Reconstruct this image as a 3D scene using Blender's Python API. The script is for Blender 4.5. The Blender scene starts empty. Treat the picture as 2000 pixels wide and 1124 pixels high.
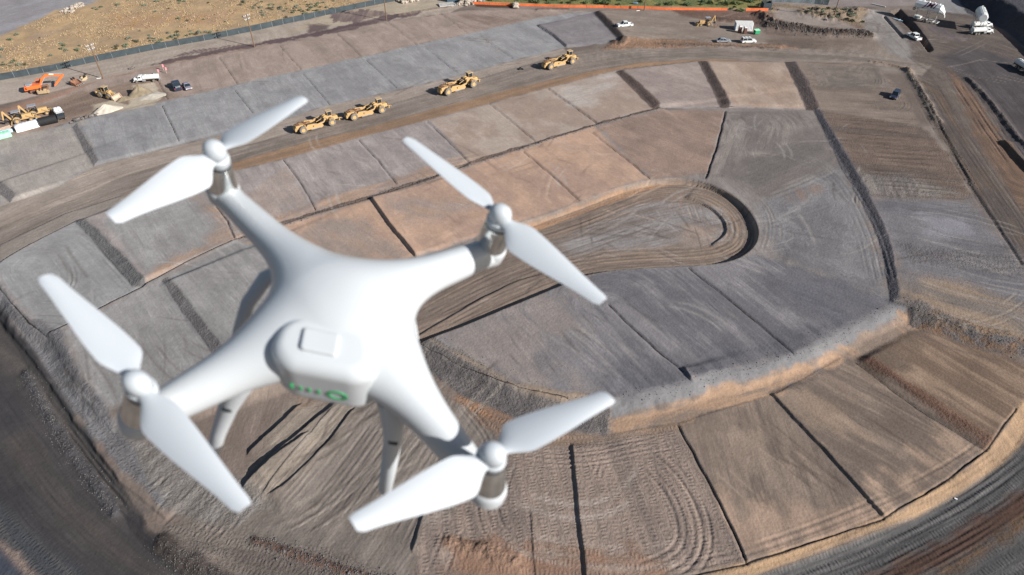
import bpy, math, random
import numpy as np
from mathutils import Vector, Matrix, Euler
R_ = math.radians
sc = bpy.context.scene
COL = sc.collection

# ------------------------------------------------------------------ camera
CH, PITCH, F = 88.0, R_(40.2), 1333.0          # height, angle below the horizon, focal length for a 2000 px wide frame
SP, CP = math.sin(PITCH), math.cos(PITCH)
cam = bpy.data.cameras.new('camera'); cam.lens = 24.0; cam.sensor_width = 36.0
cam.clip_start = 0.05; cam.clip_end = 20000
cam.dof.use_dof = True; cam.dof.focus_distance = 150; cam.dof.aperture_fstop = 7.5
cob = bpy.data.objects.new('camera', cam); COL.objects.link(cob)
cob.location = (0, 0, CH); cob.rotation_euler = (math.pi/2 - PITCH, 0, 0)
sc.camera = cob
# ------------------------------------------------------------------ light
SUN_EL = R_(27.0); SUN_AZ = Vector((0.88, -0.47)).normalized()
sdir = Vector((SUN_AZ.x*math.cos(SUN_EL), SUN_AZ.y*math.cos(SUN_EL), math.sin(SUN_EL)))
w = bpy.data.worlds.new('World'); sc.world = w; w.use_nodes = True
nt = w.node_tree; bg = nt.nodes['Background']; sky = nt.nodes.new('ShaderNodeTexSky')
sky.sky_type = 'NISHITA'; sky.sun_disc = False; sky.sun_elevation = SUN_EL
sky.sun_rotation = math.atan2(SUN_AZ.x, SUN_AZ.y)
nt.links.new(sky.outputs[0], bg.inputs[0]); bg.inputs[1].default_value = 0.05
sl = bpy.data.lights.new('sun', 'SUN'); sl.energy = 5.0; sl.angle = R_(0.5); sl.color = (1.0, 0.968, 0.925)
so = bpy.data.objects.new('sun', sl); COL.objects.link(so); so.rotation_euler = sdir.to_track_quat('Z', 'Y').to_euler()
so.location = (60, -40, 120)
sc.view_settings.view_transform = 'Standard'; sc.view_settings.look = 'None'; sc.view_settings.gamma = 1
sc.view_settings.exposure = 0.56
ALB = 0.78                                     # sRGB photo tone -> albedo

# ------------------------------------------------------------------ survey: point of the photograph -> point on the site
def U(px, py, z=0.0):
    v = (py-562.0)/F; u = (px-1000.0)/F
    d = (CH-z)/(SP+v*CP)
    return (u*d, d*(CP-v*SP))
def P3(px, py, z=0.0):
    x, y = U(px, py, z); return Vector((x, y, z))
def s2l(c):
    c = np.asarray(c, float)/255.0
    return np.where(c <= .04045, c/12.92, ((c+.055)/1.055)**2.4)
def alb(c): return s2l(c)*ALB

# ------------------------------------------------------------------ noise
def _h(ix, iy, seed):
    n = (ix.astype(np.int64)*374761393 + iy.astype(np.int64)*668265263 + seed*1442695041) & 0xffffffff
    n = ((n ^ (n >> 13))*1274126177) & 0xffffffff
    return ((n ^ (n >> 16)) & 0xffffff)/16777215.0
def vn(x, y, seed=0):
    ix = np.floor(x); iy = np.floor(y); fx = x-ix; fy = y-iy
    fx = fx*fx*(3-2*fx); fy = fy*fy*(3-2*fy)
    a = _h(ix, iy, seed); b = _h(ix+1, iy, seed); c = _h(ix, iy+1, seed); d = _h(ix+1, iy+1, seed)
    return (a*(1-fx)+b*fx)*(1-fy) + (c*(1-fx)+d*fx)*fy
def fbm(x, y, seed=0, o=4, g=.5):
    r = 0; a = 1; t = 0
    for i in range(o):
        r = r + a*vn(x*(2.03**i)+17.3*i, y*(2.03**i)-9.1*i, seed+i); t += a; a *= g
    return r/t
def sst(t): t = np.clip(t, 0, 1); return t*t*(3-2*t)

# ------------------------------------------------------------------ distance helpers
def poly_sd(X, Y, pts):                        # signed distance to a polygon, negative inside
    d2 = np.full(X.shape, 1e18); ins = np.zeros(X.shape, bool); n = len(pts)
    for i in range(n):
        ax, ay = pts[i]; bx, by = pts[(i+1) % n]
        ex, ey = bx-ax, by-ay; wx = X-ax; wy = Y-ay
        t = np.clip((wx*ex+wy*ey)/(ex*ex+ey*ey+1e-12), 0, 1)
        d2 = np.minimum(d2, (wx-ex*t)**2+(wy-ey*t)**2)
        c = ((ay > Y) != (by > Y))
        if ey != 0: ins ^= c & (X < ex*(Y-ay)/ey+ax)
    d = np.sqrt(d2); return np.where(ins, -d, d)
def line_ds(X, Y, pts):                        # |distance|, side (+1 = left of travel), arc length, overshoot
    best = np.full(X.shape, 1e18); side = np.zeros(X.shape); arc = np.zeros(X.shape); L = 0
    for i in range(len(pts)-1):
        ax, ay = pts[i]; bx, by = pts[i+1]; ex, ey = bx-ax, by-ay; l = math.hypot(ex, ey)
        wx = X-ax; wy = Y-ay; t = (wx*ex+wy*ey)/(l*l); tc = np.clip(t, 0, 1)
        d2 = (wx-ex*tc)**2+(wy-ey*tc)**2; m = d2 < best
        best = np.where(m, d2, best); side = np.where(m, np.sign(ex*wy-ey*wx), side)
        tt = tc if 0 < i < len(pts)-2 else (np.minimum(t, 1) if i == 0 and len(pts) > 2 else (np.maximum(t, 0) if len(pts) > 2 else t))
        arc = np.where(m, L+l*tt, arc); L += l
    return np.sqrt(best), side, arc, L
def smooth_pts(pts, k=3):
    for _ in range(k):
        q = [pts[0]]
        for a, b in zip(pts[:-1], pts[1:]):
            q += [(a[0]*.75+b[0]*.25, a[1]*.75+b[1]*.25), (a[0]*.25+b[0]*.75, a[1]*.25+b[1]*.75)]
        pts = q+[pts[-1]]
    return pts
def bb(X, Y, pts, m):
    xs = [p[0] for p in pts]; ys = [p[1] for p in pts]
    return np.nonzero((X > min(xs)-m) & (X < max(xs)+m) & (Y > min(ys)-m) & (Y < max(ys)+m))[0]

# ------------------------------------------------------------------ the ground: soil regions surveyed from the photograph
# RG: outline, soil tone, second tone, grain direction, grain frequencies (across, along), edge softness, par=(roughness, cleats, streaks)
REG = []
def RG(p, c, c2=None, z=0, d=None, f=(.5, .05), e=.5, wob=.6, mix=.8, par=(.3, 0, .5), sm=0, k=0, con=1.0):
    pts = smooth_pts(p, sm) if sm else p
    REG.append(dict(p=[U(x, y, z) for x, y in pts], c=alb(c), c2=alb(c2 or c), d=d if (d is None or d == 'edge') else [U(x, y, z) for x, y in d],
                    f=f, e=e, wob=wob, mix=mix, par=par, con=con))
SEAM = ((700, 270), (790, 372))
HAUL = [(0, 465), (120, 405), (250, 358), (400, 318), (560, 275), (700, 238), (850, 196), (1000, 150), (1100, 122), (1250, 100), (1400, 95), (1560, 104), (1700, 112), (1800, 125)]
# whole site
BASE = dict(c=alb((142, 130, 122)), c2=alb((118, 106, 98)))
# beyond the fence: dry grassland, gravel yard
RG([(-600, -300), (1700, -300), (1700, 10), (1500, 20), (925, 5), (860, -6), (700, 13), (500, 54), (300, 92), (200, 112), (0, 150), (-500, 260)], (196, 166, 128), (172, 148, 120), f=(.16, .12), e=.4, par=(.35, 0, 0), con=1.4)
RG([(-600, -300), (300, -300), (240, -30), (180, 8), (110, 20), (60, 45), (0, 70), (-400, 200)], (160, 157, 160), (148, 143, 144), d=((0, 60), (170, 8)), f=(.35, .03), e=1.5, wob=2, par=(.15, 0, .5))
RG([(0, 92), (60, 68), (110, 62), (60, 90), (0, 106)], (176, 152, 130), (186, 155, 112), e=3, wob=3, par=(.4, 0, 0))
RG([(210, 30), (330, 28), (460, 22), (420, 44), (300, 50), (230, 60)], (184, 152, 124), (186, 150, 108), e=4, wob=4, par=(.5, 0, 0))
RG([(960, -60), (1500, -60), (1500, 18), (1300, 14), (1100, 9), (925, 3)], (112, 118, 78), (150, 140, 88), f=(.22, .2), e=1, par=(.9, 0, 0), con=1.5)
RG([(1500, -200), (2600, -300), (2400, 100), (1930, 6), (1700, 14), (1500, 12)], (150, 140, 136), (138, 128, 126), d=((1500, 0), (1800, 8)), f=(.25, .03), e=1, par=(.2, 0, .5))
# track along the fence
RG([(-300, 200), (0, 158), (200, 118), (300, 98), (500, 60), (700, 18), (760, 6), (860, -8), (920, 4), (880, 26), (760, 41), (640, 62), (500, 92), (300, 132), (202, 156), (0, 205), (-300, 280)], (180, 167, 155), (164, 150, 138), d=((0, 175), (400, 90)), f=(.35, .025), e=.6, par=(.25, 0, .6))
RG([(640, 22), (780, 2), (880, 0), (880, 14), (760, 34), (560, 66)], (184, 170, 150), (168, 150, 134), d=((640, 40), (860, 6)), f=(.4, .05), e=2, wob=2)
RG([(0, 215), (220, 150), (300, 132), (500, 92), (640, 60), (500, 108), (330, 145), (160, 182), (0, 232)], (162, 130, 112), (168, 142, 126), d=((0, 215), (400, 112)), f=(.3, .04), e=2, wob=1.5)
# brown band and grey band above the haul road
RG([(-300, 260), (0, 232), (202, 156), (300, 134), (500, 93), (640, 63), (755, 42), (870, 28), (900, 22), (1010, 18), (1110, 22), (1165, 22), (1112, 27), (1037, 39), (1000, 47), (925, 65), (817, 88), (712, 112), (600, 137), (500, 160), (318, 202), (250, 217), (140, 240), (0, 285), (-300, 360)], (172, 154, 143), (154, 138, 128), d=((570, 100), (620, 160)), f=(.3, .07), e=.8, wob=1.4, par=(.2, 0, .5))
RG([(900, 30), (1000, 24), (1080, 30), (1000, 44), (930, 60), (880, 50)], (140, 122, 112), (168, 152, 142), d=((900, 30), (1000, 55)), f=(.3, .06), e=3, wob=2)
RG([(-300, 420), (0, 285), (140, 238), (250, 215), (318, 200), (500, 158), (600, 136), (712, 111), (817, 87), (925, 64), (1000, 46), (1037, 38), (1112, 26), (1162, 23), (1215, 82), (1100, 95), (1000, 119), (900, 146), (800, 171), (720, 190), (634, 209), (528, 244), (420, 268), (300, 297), (185, 328), (110, 368), (60, 385), (0, 405), (-300, 560)], (160, 158, 158), (143, 141, 142), d=((593, 145), (645, 205)), f=(.35, .08), e=.6, wob=1.0, par=(.2, 0, .6))
RG([(0, 268), (60, 262), (150, 246), (175, 300), (185, 328), (110, 368), (60, 385), (0, 405)], (174, 165, 157), (160, 153, 148), d=((145, 240), (190, 322)), f=(.2, .08), e=2, wob=3)
RG([(0, 235), (150, 182), (300, 150), (350, 190), (300, 205), (180, 228), (150, 232), (0, 272)], (150, 130, 116), (124, 108, 98), d=((0, 245), (250, 170)), f=(.22, .03), e=2, wob=2, par=(.35, 0, .5))
RG([(1050, 50), (1160, 24), (1210, 80), (1107, 94)], (134, 128, 130), (146, 140, 140), d='edge', f=(.5, .05), e=.6)
# yard at the upper right
RG([(1165, 22), (1290, 14), (1500, 22), (1640, 30), (1700, 40), (1760, 110), (1700, 122), (1500, 95), (1330, 88), (1215, 84)], (148, 136, 126), (136, 122, 112), d=((1215, 60), (1600, 78)), f=(.35, .04), e=1.5, wob=1.5, par=(.3, 0, .5))
RG([(1310, 20), (1500, 24), (1700, 52), (1700, 62), (1500, 55), (1330, 32)], (112, 92, 82), (132, 108, 96), d=((1310, 24), (1650, 55)), f=(.5, .06), e=1.4, wob=1.6, par=(.8, 0, .3))
RG([(1480, 46), (1700, 70), (1690, 80), (1640, 100), (1500, 102), (1500, 76)], (116, 102, 94), (136, 122, 112), d=((1500, 85), (1700, 92)), f=(.4, .04), e=2, wob=2.5, par=(.5, 0, .4))
RG([(1490, 6), (1610, 14), (1680, 20), (1685, 50), (1620, 42), (1500, 24)], (168, 148, 124), (132, 116, 100), f=(.3, .3), e=2, wob=2, par=(1, 0, 0), con=1.6)
RG([(1520, 14), (1600, 26), (1660, 50), (1690, 60), (1560, 48), (1510, 34)], (160, 148, 140), (146, 134, 126), d=((1520, 20), (1660, 50)), f=(.3, .04), e=1.5, wob=1)
RG([(1690, 18), (1730, 22), (1780, 70), (1850, 120), (1800, 132), (1740, 105), (1690, 60)], (150, 144, 140), (132, 124, 120), d=((1700, 20), (1800, 120)), f=(.45, .03), e=1.5, wob=1.2)
RG([(1740, 20), (1900, 20), (1960, 70), (2050, 110), (2100, 600), (2000, 520), (1900, 380), (1820, 230), (1790, 150), (1780, 100)], (102, 92, 87), (118, 107, 99), d=((1790, 140), (2000, 470)), f=(.4, .02), e=1.5, wob=1.5, par=(.35, .2, .8))
RG([(1790, 40), (1850, 60), (1900, 78), (1880, 84), (1820, 70)], (104, 96, 98), (126, 112, 102), e=1.2, wob=1.5)
RG([(1830, 110), (1900, 92), (2020, 130), (2100, 420), (2000, 330), (1900, 160), (1860, 150)], (92, 86, 87), (80, 74, 74), d=((1850, 120), (2000, 300)), f=(.5, .02), e=2, wob=1.5, par=(.2, .2, 1))
RG([(1850, 130), (1880, 160), (2000, 330), (2100, 460), (2100, 520), (2000, 420), (1900, 260)], (128, 104, 88), (104, 88, 78), d=((1860, 150), (2000, 350)), f=(.7, .02), e=1.2, wob=1.5, par=(.3, 0, 1))
RG([(1780, 150), (1830, 165), (1900, 300), (2060, 520), (2100, 640), (2000, 520), (1900, 370), (1820, 240)], (92, 84, 80), (112, 96, 84), d=((1800, 180), (2000, 490)), f=(.7, .02), e=.8, wob=1, par=(.3, 0, 1))
RG([(1820, -60), (2600, 60), (2600, 500), (2080, 130), (2000, 52), (1944, 12), (1900, 2), (1850, -4)], (146, 143, 143), (134, 129, 128), e=.6, z=5)
RG([(1925, -30), (2300, 40), (2300, 100), (2000, 20), (1965, 0)], (84, 84, 88), (70, 70, 74), e=1, z=5, par=(1, 0, 0))
RG([(1870, 0), (1927, 6), (1979, 24), (2010, 48), (2080, 120), (2080, 170), (2010, 100), (1958, 58), (1890, 26)], (86, 84, 90), (76, 74, 80), f=(.5, .5), e=.6, par=(1, 0, 0))
# haul road
RG([(-300, 620), (0, 446), (150, 383), (250, 341), (375, 305), (500, 280), (557, 262), (700, 222), (850, 178), (1000, 134), (1110, 104), (1230, 88), (1400, 87), (1560, 96), (1720, 108), (1820, 128), (1800, 150), (1740, 134), (1500, 120), (1375, 116), (1250, 122), (1150, 140), (1000, 172), (850, 212), (700, 255), (600, 278), (500, 306), (237, 383), (125, 418), (0, 480), (-300, 660)], (148, 136, 127), (122, 112, 104), d=HAUL, f=(.55, .012), e=.5, wob=.4, par=(.2, 0, 1))
RG([(-300, 520), (0, 405), (60, 385), (110, 368), (185, 328), (300, 297), (420, 268), (528, 244), (634, 209), (720, 190), (800, 172), (900, 147), (1000, 120), (1100, 95), (1110, 104), (1000, 134), (850, 178), (700, 222), (557, 262), (500, 280), (375, 305), (250, 341), (150, 383), (0, 446), (-300, 600)], (170, 157, 147), (156, 143, 132), d=HAUL, f=(.5, .015), e=.4, wob=.3, par=(.2, 0, .8))
RG([(600, 279), (700, 256), (850, 213), (1000, 173), (1150, 141), (1250, 123), (1375, 117), (1500, 121), (1710, 127), (1357, 123), (1205, 138), (1070, 173), (1000, 191), (835, 236), (700, 271), (560, 311), (400, 350), (300, 372), (237, 390), (237, 383), (500, 307)], (160, 132, 108), (138, 114, 96), d=HAUL, f=(.45, .02), e=.6, wob=.5, par=(.3, 0, .6))
RG([(0, 480), (125, 419), (237, 384), (300, 372), (200, 424), (160, 428), (0, 514)], (150, 140, 132), (138, 128, 122), d=((0, 500), (200, 405)), f=(.5, .03), e=.5)
RG([(1200, 80), (1300, 76), (1400, 84), (1520, 88), (1560, 96), (1400, 92), (1230, 96), (1170, 100)], (162, 130, 108), (130, 108, 92), d=((1200, 90), (1500, 90)), f=(.4, .1), e=.8, wob=1.5, par=(1, 0, 0))
# middle row of pads
MID = [(-200, 640), (0, 514), (160, 429), (200, 424), (300, 372), (400, 350), (560, 311), (700, 271), (835, 236), (1000, 191), (1070, 173), (1205, 138), (1357, 123), (1500, 121), (1530, 122), (1597, 216), (1425, 212), (1290, 213), (1170, 244), (1050, 279), (920, 319), (850, 346), (725, 386), (620, 414), (540, 441), (460, 471), (282, 560), (95, 655), (-200, 800)]
RG(MID, (170, 160, 156), (150, 141, 138), d=SEAM, f=(.5, .1), e=.5, wob=.4, par=(.2, 0, .6))
RG([(0, 516), (160, 431), (285, 557), (95, 653), (40, 600), (0, 540)], (158, 157, 156), (146, 144, 143), d=((60, 520), (150, 640)), f=(.5, .04), e=.8, wob=1, par=(.15, 0, .6))
RG([(205, 436), (300, 380), (425, 400), (462, 470), (290, 556)], (162, 159, 157), (146, 142, 140), d=((330, 400), (400, 500)), f=(.5, .05), e=1, wob=1, par=(.2, 0, .6))
RG([(380, 390), (430, 400), (464, 470), (285, 557), (300, 530), (400, 480), (420, 440)], (172, 146, 128), (156, 142, 134), d=((285, 557), (460, 470)), f=(.5, .05), e=1.8, wob=2)
RG([(440, 410), (560, 330), (600, 400), (620, 411), (470, 465)], (172, 156, 148), (154, 144, 139), d=SEAM, f=(.4, .08), e=1.5, wob=2)
RG([(640, 385), (780, 345), (920, 300), (1050, 262), (1165, 232), (1168, 242), (1050, 278), (920, 318), (850, 345), (725, 385), (560, 432), (465, 465), (500, 440)], (176, 150, 132), (152, 138, 131), d=((640, 400), (1050, 275)), f=(.6, .05), e=1, wob=1, mix=.9)
RG([(1360, 125), (1530, 123), (1590, 214), (1430, 208)], (176, 157, 143), (160, 139, 124), d=((1400, 140), (1450, 205)), f=(.25, .12), e=.8)
RG([(1210, 140), (1360, 125), (1418, 208), (1292, 210)], (156, 142, 136), (172, 157, 149), d=((1230, 150), (1380, 200)), f=(.25, .1), e=.8)
RG([(1542, 124), (1710, 128), (1760, 180), (1800, 250), (1600, 217)], (138, 124, 114), (118, 106, 98), d=((1560, 190), (1790, 200)), f=(.5, .04), e=.6, par=(.3, .3, .7))
RG([(1575, 132), (1720, 132), (1740, 175), (1600, 176)], (134, 122, 114), (112, 104, 98), d='edge', f=(1.0, .05), e=.8, par=(.3, 0, .8))
RG([(840, 236), (1000, 192), (1070, 174), (1205, 140), (1288, 211), (1170, 243), (1050, 277), (920, 317)], (180, 164, 152), (164, 144, 131), d=SEAM, f=(.18, .09), e=.8, wob=1, con=1.2, par=(.15, 0, .4))
RG([(1100, 175), (1200, 145), (1215, 160), (1160, 200), (1110, 205)], (186, 176, 168), (172, 156, 146), d=((1100, 190), (1200, 165)), f=(.3, .08), e=3, wob=3)
# rough strip under the middle row
RG([(455, 474), (540, 438), (620, 412), (725, 383), (850, 343), (920, 316), (1050, 276), (1170, 241), (1290, 209), (1293, 214), (1172, 247), (1052, 284), (922, 325), (852, 354), (727, 393), (622, 424), (542, 450)], (128, 110, 100), (110, 96, 88), e=.3, par=(1, 0, 0))
# second row: orange pads down to the bowl
SEC = [(282, 560), (460, 474), (540, 443), (622, 418), (727, 390), (852, 350), (922, 322), (1052, 281), (1172, 246), (1292, 215), (1425, 213), (1597, 217), (1745, 590), (1755, 592), (1650, 642), (1550, 695), (1350, 747), (1200, 780), (1000, 790), (800, 668), (640, 640), (380, 700), (200, 800), (95, 655)]
RG(SEC, (150, 142, 138), (136, 128, 124), d=((725, 390), (812, 502)), f=(.4, .07), e=.5, wob=.5, par=(.25, 0, .6))
RG([(540, 445), (622, 420), (727, 392), (852, 352), (922, 324), (1052, 283), (1160, 250), (1270, 350), (1200, 368), (1135, 394), (1060, 422), (1000, 442), (800, 505), (640, 540), (520, 560), (470, 480)], (192, 161, 140), (172, 146, 131), d=((725, 390), (812, 502)), f=(.22, .07), e=1, wob=1, par=(.15, 0, .4))
RG([(600, 500), (560, 470), (640, 440), (700, 430), (790, 505), (700, 530)], (162, 146, 136), (176, 148, 130), d=((600, 430), (700, 520)), f=(.22, .07), e=3, wob=3)
RG([(760, 400), (820, 380), (900, 390), (940, 400), (860, 430), (800, 440)], (166, 148, 138), (178, 150, 130), d=((760, 400), (900, 440)), f=(.3, .07), e=3, wob=3)
RG([(1165, 250), (1292, 217), (1416, 216), (1385, 340), (1330, 346), (1272, 350)], (160, 137, 124), (141, 122, 112), d=((1170, 255), (1350, 330)), f=(.3, .08), e=1, wob=1.5)
RG([(1420, 218), (1590, 218), (1650, 330), (1500, 350), (1385, 340)], (144, 135, 129), (120, 112, 109), d=((1440, 240), (1400, 340)), f=(.5, .07), e=.8, con=1.3, par=(.3, 0, .8))
RG([(1470, 300), (1580, 298), (1620, 305), (1560, 312)], (156, 146, 138), (130, 122, 118), d=((1470, 304), (1600, 304)), f=(.6, .05), e=1.5, wob=2)
RG([(1500, 385), (1640, 320), (1700, 440), (1740, 590), (1620, 545), (1520, 505), (1495, 460), (1480, 400)], (136, 133, 134), (118, 115, 117), d='edge', f=(.3, .05), e=2, wob=2, con=1.2, par=(.3, 0, .7))
RG([(1385, 345), (1500, 382), (1640, 318), (1600, 240), (1500, 300)], (126, 118, 114), (112, 106, 104), d=((1500, 380), (1640, 320)), f=(.4, .06), e=3, wob=3)
RG([(1540, 380), (1600, 362), (1590, 380), (1550, 398)], (142, 124, 114), (124, 120, 122), e=2, wob=2)
RG([(820, 670), (900, 640), (1000, 598), (1100, 557), (1200, 528), (1300, 521), (1385, 518), (1480, 500), (1530, 510), (1750, 590), (1650, 640), (1550, 694), (1350, 745), (1200, 778), (1000, 780)], (138, 134, 136), (108, 106, 110), d=((1190, 595), (1335, 735)), f=(.45, .05), e=.8, wob=1, con=1.3, par=(.25, 0, .9))
RG([(850, 665), (1000, 600), (1120, 570), (1130, 640), (1060, 700), (1110, 760), (1000, 780), (900, 715)], (150, 140, 135), (130, 124, 123), d=((1050, 600), (1180, 730)), f=(.4, .06), e=6, wob=5)
RG([(1200, 720), (1320, 720), (1560, 640), (1640, 600), (1740, 592), (1650, 640), (1550, 692), (1350, 744), (1200, 776)], (98, 97, 102), (118, 116, 120), d=((1345, 522), (1550, 692)), f=(.5, .05), e=4, wob=3, con=1.3)
RG([(1500, 540), (1640, 548), (1740, 590), (1640, 620), (1560, 600)], (102, 101, 107), (114, 112, 116), d=((1500, 510), (1740, 590)), f=(.5, .05), e=3, wob=2)
# right-hand fields
RG([(1600, 220), (1800, 250), (1850, 300), (1900, 390), (1700, 390), (1650, 320)], (122, 106, 96), (104, 92, 86), d=((1640, 270), (1880, 290)), f=(.55, .02), e=.8, wob=1, par=(.5, .3, 1), con=1.5)
RG([(1690, 390), (1900, 392), (2010, 540), (2040, 600), (1990, 640), (1770, 590), (1745, 500)], (124, 121, 124), (108, 106, 110), d=((1750, 440), (1950, 470)), f=(.35, .04), e=2.5, wob=2, par=(.35, 0, .8), con=1.2)
RG([(1800, 425), (1880, 430), (1880, 460), (1820, 455)], (142, 140, 145), (124, 121, 124), d=((1800, 430), (1880, 455)), f=(.4, .05), e=3, wob=3)
RG([(1660, 340), (1760, 345), (1880, 380), (1800, 392), (1690, 386)], (138, 130, 124), (112, 106, 104), d=((1690, 350), (1700, 390)), f=(.9, .1), e=2, wob=2, par=(.7, .6, .6), con=1.6)
RG([(1750, 560), (1800, 545), (1900, 560), (2050, 610), (2050, 690), (1960, 668), (1850, 640), (1775, 600)], (150, 132, 116), (122, 114, 110), d=((1770, 590), (1960, 650)), f=(.5, .03), e=2.5, wob=2.5, con=1.3, par=(.4, 0, .8))
RG([(1760, 480), (1980, 500), (2000, 540), (1780, 510)], (112, 108, 110), (130, 126, 126), d=((1770, 490), (1960, 520)), f=(.6, .05), e=2, wob=2, par=(.8, .3, .4))
# ---- lower shelf (two metres down)
Z2 = -1.5
RG([(560, 700), (700, 720), (780, 668), (900, 765), (1010, 812), (1190, 850), (1330, 825), (1520, 768), (1660, 700), (1770, 640), (1850, 650), (2000, 705), (2200, 760), (2200, 1300), (300, 1300), (120, 900)], (138, 124, 114), (126, 112, 104), z=Z2, d=((1500, 770), (1720, 1010)), f=(.4, .05), e=.6, par=(.3, 0, .6))
RG([(1330, 830), (1500, 775), (1720, 1012), (1600, 1055), (1462, 1100)], (140, 124, 112), (114, 102, 94), z=Z2, d=((1505, 772), (1600, 1050)), f=(.45, .04), e=.8, con=1.4, par=(.2, 0, .8))
RG([(1400, 1000), (1560, 980), (1720, 1000), (1722, 1014), (1600, 1056), (1462, 1102)], (176, 151, 133), (158, 136, 120), z=Z2, d=((1505, 772), (1650, 1050)), f=(.45, .05), e=3, wob=4)
RG([(1506, 772), (1640, 705), (1670, 700), (1930, 872), (1850, 940), (1728, 1010)], (146, 129, 116), (112, 100, 92), z=Z2, d=((1510, 775), (1850, 960)), f=(.45, .04), e=.8, con=1.4, par=(.25, 0, .8))
RG([(1420, 850), (1480, 830), (1540, 900), (1580, 980), (1500, 960)], (156, 138, 124), (140, 124, 112), z=Z2, d=((1505, 772), (1600, 1050)), f=(.5, .05), e=2, wob=3)
RG([(1560, 775), (1650, 790), (1700, 850), (1640, 860), (1580, 820)], (156, 136, 120), (126, 110, 98), z=Z2, d=((1560, 775), (1750, 930)), f=(.5, .05), e=3, wob=3)
RG([(1730, 1008), (1850, 938), (1925, 875), (1860, 850), (1790, 900), (1700, 950)], (178, 153, 134), (160, 138, 121), z=Z2, d=((1640, 800), (1850, 960)), f=(.45, .05), e=3, wob=4)
RG([(1675, 700), (1770, 640), (1850, 660), (2020, 720), (2020, 780), (1990, 800), (1935, 872)], (150, 128, 110), (112, 94, 82), z=Z2, d=((1700, 690), (1960, 850)), f=(.5, .03), e=1, con=1.5, par=(.3, 0, .9))
RG([(1690, 700), (1790, 630), (1800, 660), (1760, 720), (1720, 740)], (116, 100, 88), (128, 110, 96), z=Z2, d=((1700, 690), (1960, 850)), f=(.5, .04), e=2, wob=3)
RG([(1672, 700), (1690, 695), (1950, 868), (1925, 880), (1800, 790)], (112, 86, 74), (126, 102, 88), z=Z2, d=((1680, 705), (1940, 870)), f=(.8, .05), e=.8, par=(.7, 0, .6))
RG([(990, 870), (1117, 868), (1320, 832), (1458, 1100), (1300, 1124), (1150, 1150), (800, 1150), (830, 1000)], (152, 135, 124), (130, 117, 110), z=Z2, d=((1150, 860), (1230, 1110)), f=(.6, .03), e=.8, wob=.8, par=(.5, 1, .7), con=1.2)
RG([(860, 790), (900, 770), (1010, 812), (1100, 850), (1000, 870), (940, 900), (880, 850)], (158, 124, 100), (134, 116, 104), z=Z2, d=((880, 780), (1060, 850)), f=(.8, .05), e=1.5, wob=2, par=(.6, .8, .8), con=1.5)
RG([(1000, 848), (1190, 852), (1330, 826), (1330, 838), (1120, 870), (990, 872)], (156, 132, 114), (134, 118, 106), z=Z2, d=((1000, 860), (1330, 832)), f=(.9, .03), e=1, par=(.4, .8, .9))
RG([(900, 1070), (1150, 1095), (1300, 1110), (1300, 1200), (860, 1200)], (150, 120, 102), (136, 118, 106), z=Z2, d=((900, 1080), (1300, 1110)), f=(.4, .05), e=2.5, wob=3, par=(.5, .5, .5))
RG([(480, 990), (620, 720), (760, 700), (900, 790), (990, 870), (830, 1000), (800, 1140), (700, 1160), (560, 1100), (440, 1040)], (140, 130, 122), (118, 109, 103), z=Z2, d=((760, 760), (520, 1040)), f=(.8, .025), e=1, par=(.3, .3, 1), con=1.2)
RG([(560, 790), (700, 720), (780, 700), (620, 900), (480, 1030), (440, 1000)], (150, 138, 126), (122, 112, 104), z=Z2, d=((760, 700), (470, 1000)), f=(.9, .02), e=2, par=(.3, .3, 1), con=1.3)
RG([(220, 860), (330, 860), (500, 960), (520, 990), (440, 1040), (330, 1000), (260, 930)], (142, 136, 131), (126, 119, 113), z=Z2, d=((480, 930), (380, 1030)), f=(.9, .05), e=1.2, wob=1.5, par=(.8, 0, 1), con=1.4)
RG([(300, 1020), (440, 1030), (560, 1060), (820, 1130), (820, 1200), (560, 1160), (400, 1090)], (132, 122, 114), (112, 102, 96), z=Z2, d=((330, 1030), (800, 1130)), f=(.7, .04), e=1.5, wob=1.5, par=(.7, .8, .6), con=1.3)
# bank at the outer edge of the lower shelf, and the dark outer road
RG([(1290, 1140), (1462, 1102), (1600, 1057), (1725, 1016), (1850, 940), (1930, 878), (1985, 800), (2030, 760), (2040, 800), (2000, 862), (1960, 905), (1880, 960), (1790, 1012), (1620, 1075), (1480, 1124), (1300, 1180)], (172, 144, 116), (150, 126, 104), z=-1.9, d=((1460, 1110), (1850, 950)), f=(.6, .06), e=.5, wob=.6, par=(.6, 0, .4))
Z3 = -2.5
RG([(1300, 1180), (1480, 1126), (1620, 1076), (1790, 1013), (1880, 962), (1960, 906), (2005, 862), (2060, 780), (2400, 800), (2400, 1400), (1200, 1400)], (102, 100, 99), (78, 77, 78), z=Z3, d=[(1300, 1200), (1480, 1150), (1700, 1075), (1880, 985), (2000, 890), (2100, 780)], f=(.7, .015), e=.5, wob=.3, par=(.35, .9, 1))
RG([(1560, 1180), (1700, 1124), (1880, 1030), (2000, 950), (2100, 860), (2130, 900), (2010, 1010), (1900, 1080), (1760, 1150)], (92, 70, 60), (76, 60, 54), z=Z3, d=[(1480, 1200), (1700, 1110), (1880, 1020), (2100, 860)], f=(.7, .02), e=1, wob=1, par=(.4, .3, 1))
RG([(1700, 1170), (1860, 1100), (2010, 1000), (2120, 900), (2160, 930), (2010, 1035), (1860, 1130)], (116, 92, 70), (88, 78, 72), z=Z3, d=[(1700, 1170), (1860, 1100), (2010, 1010), (2130, 910)], f=(.7, .04), e=1, wob=1.2, par=(.6, 0, .8))
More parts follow.
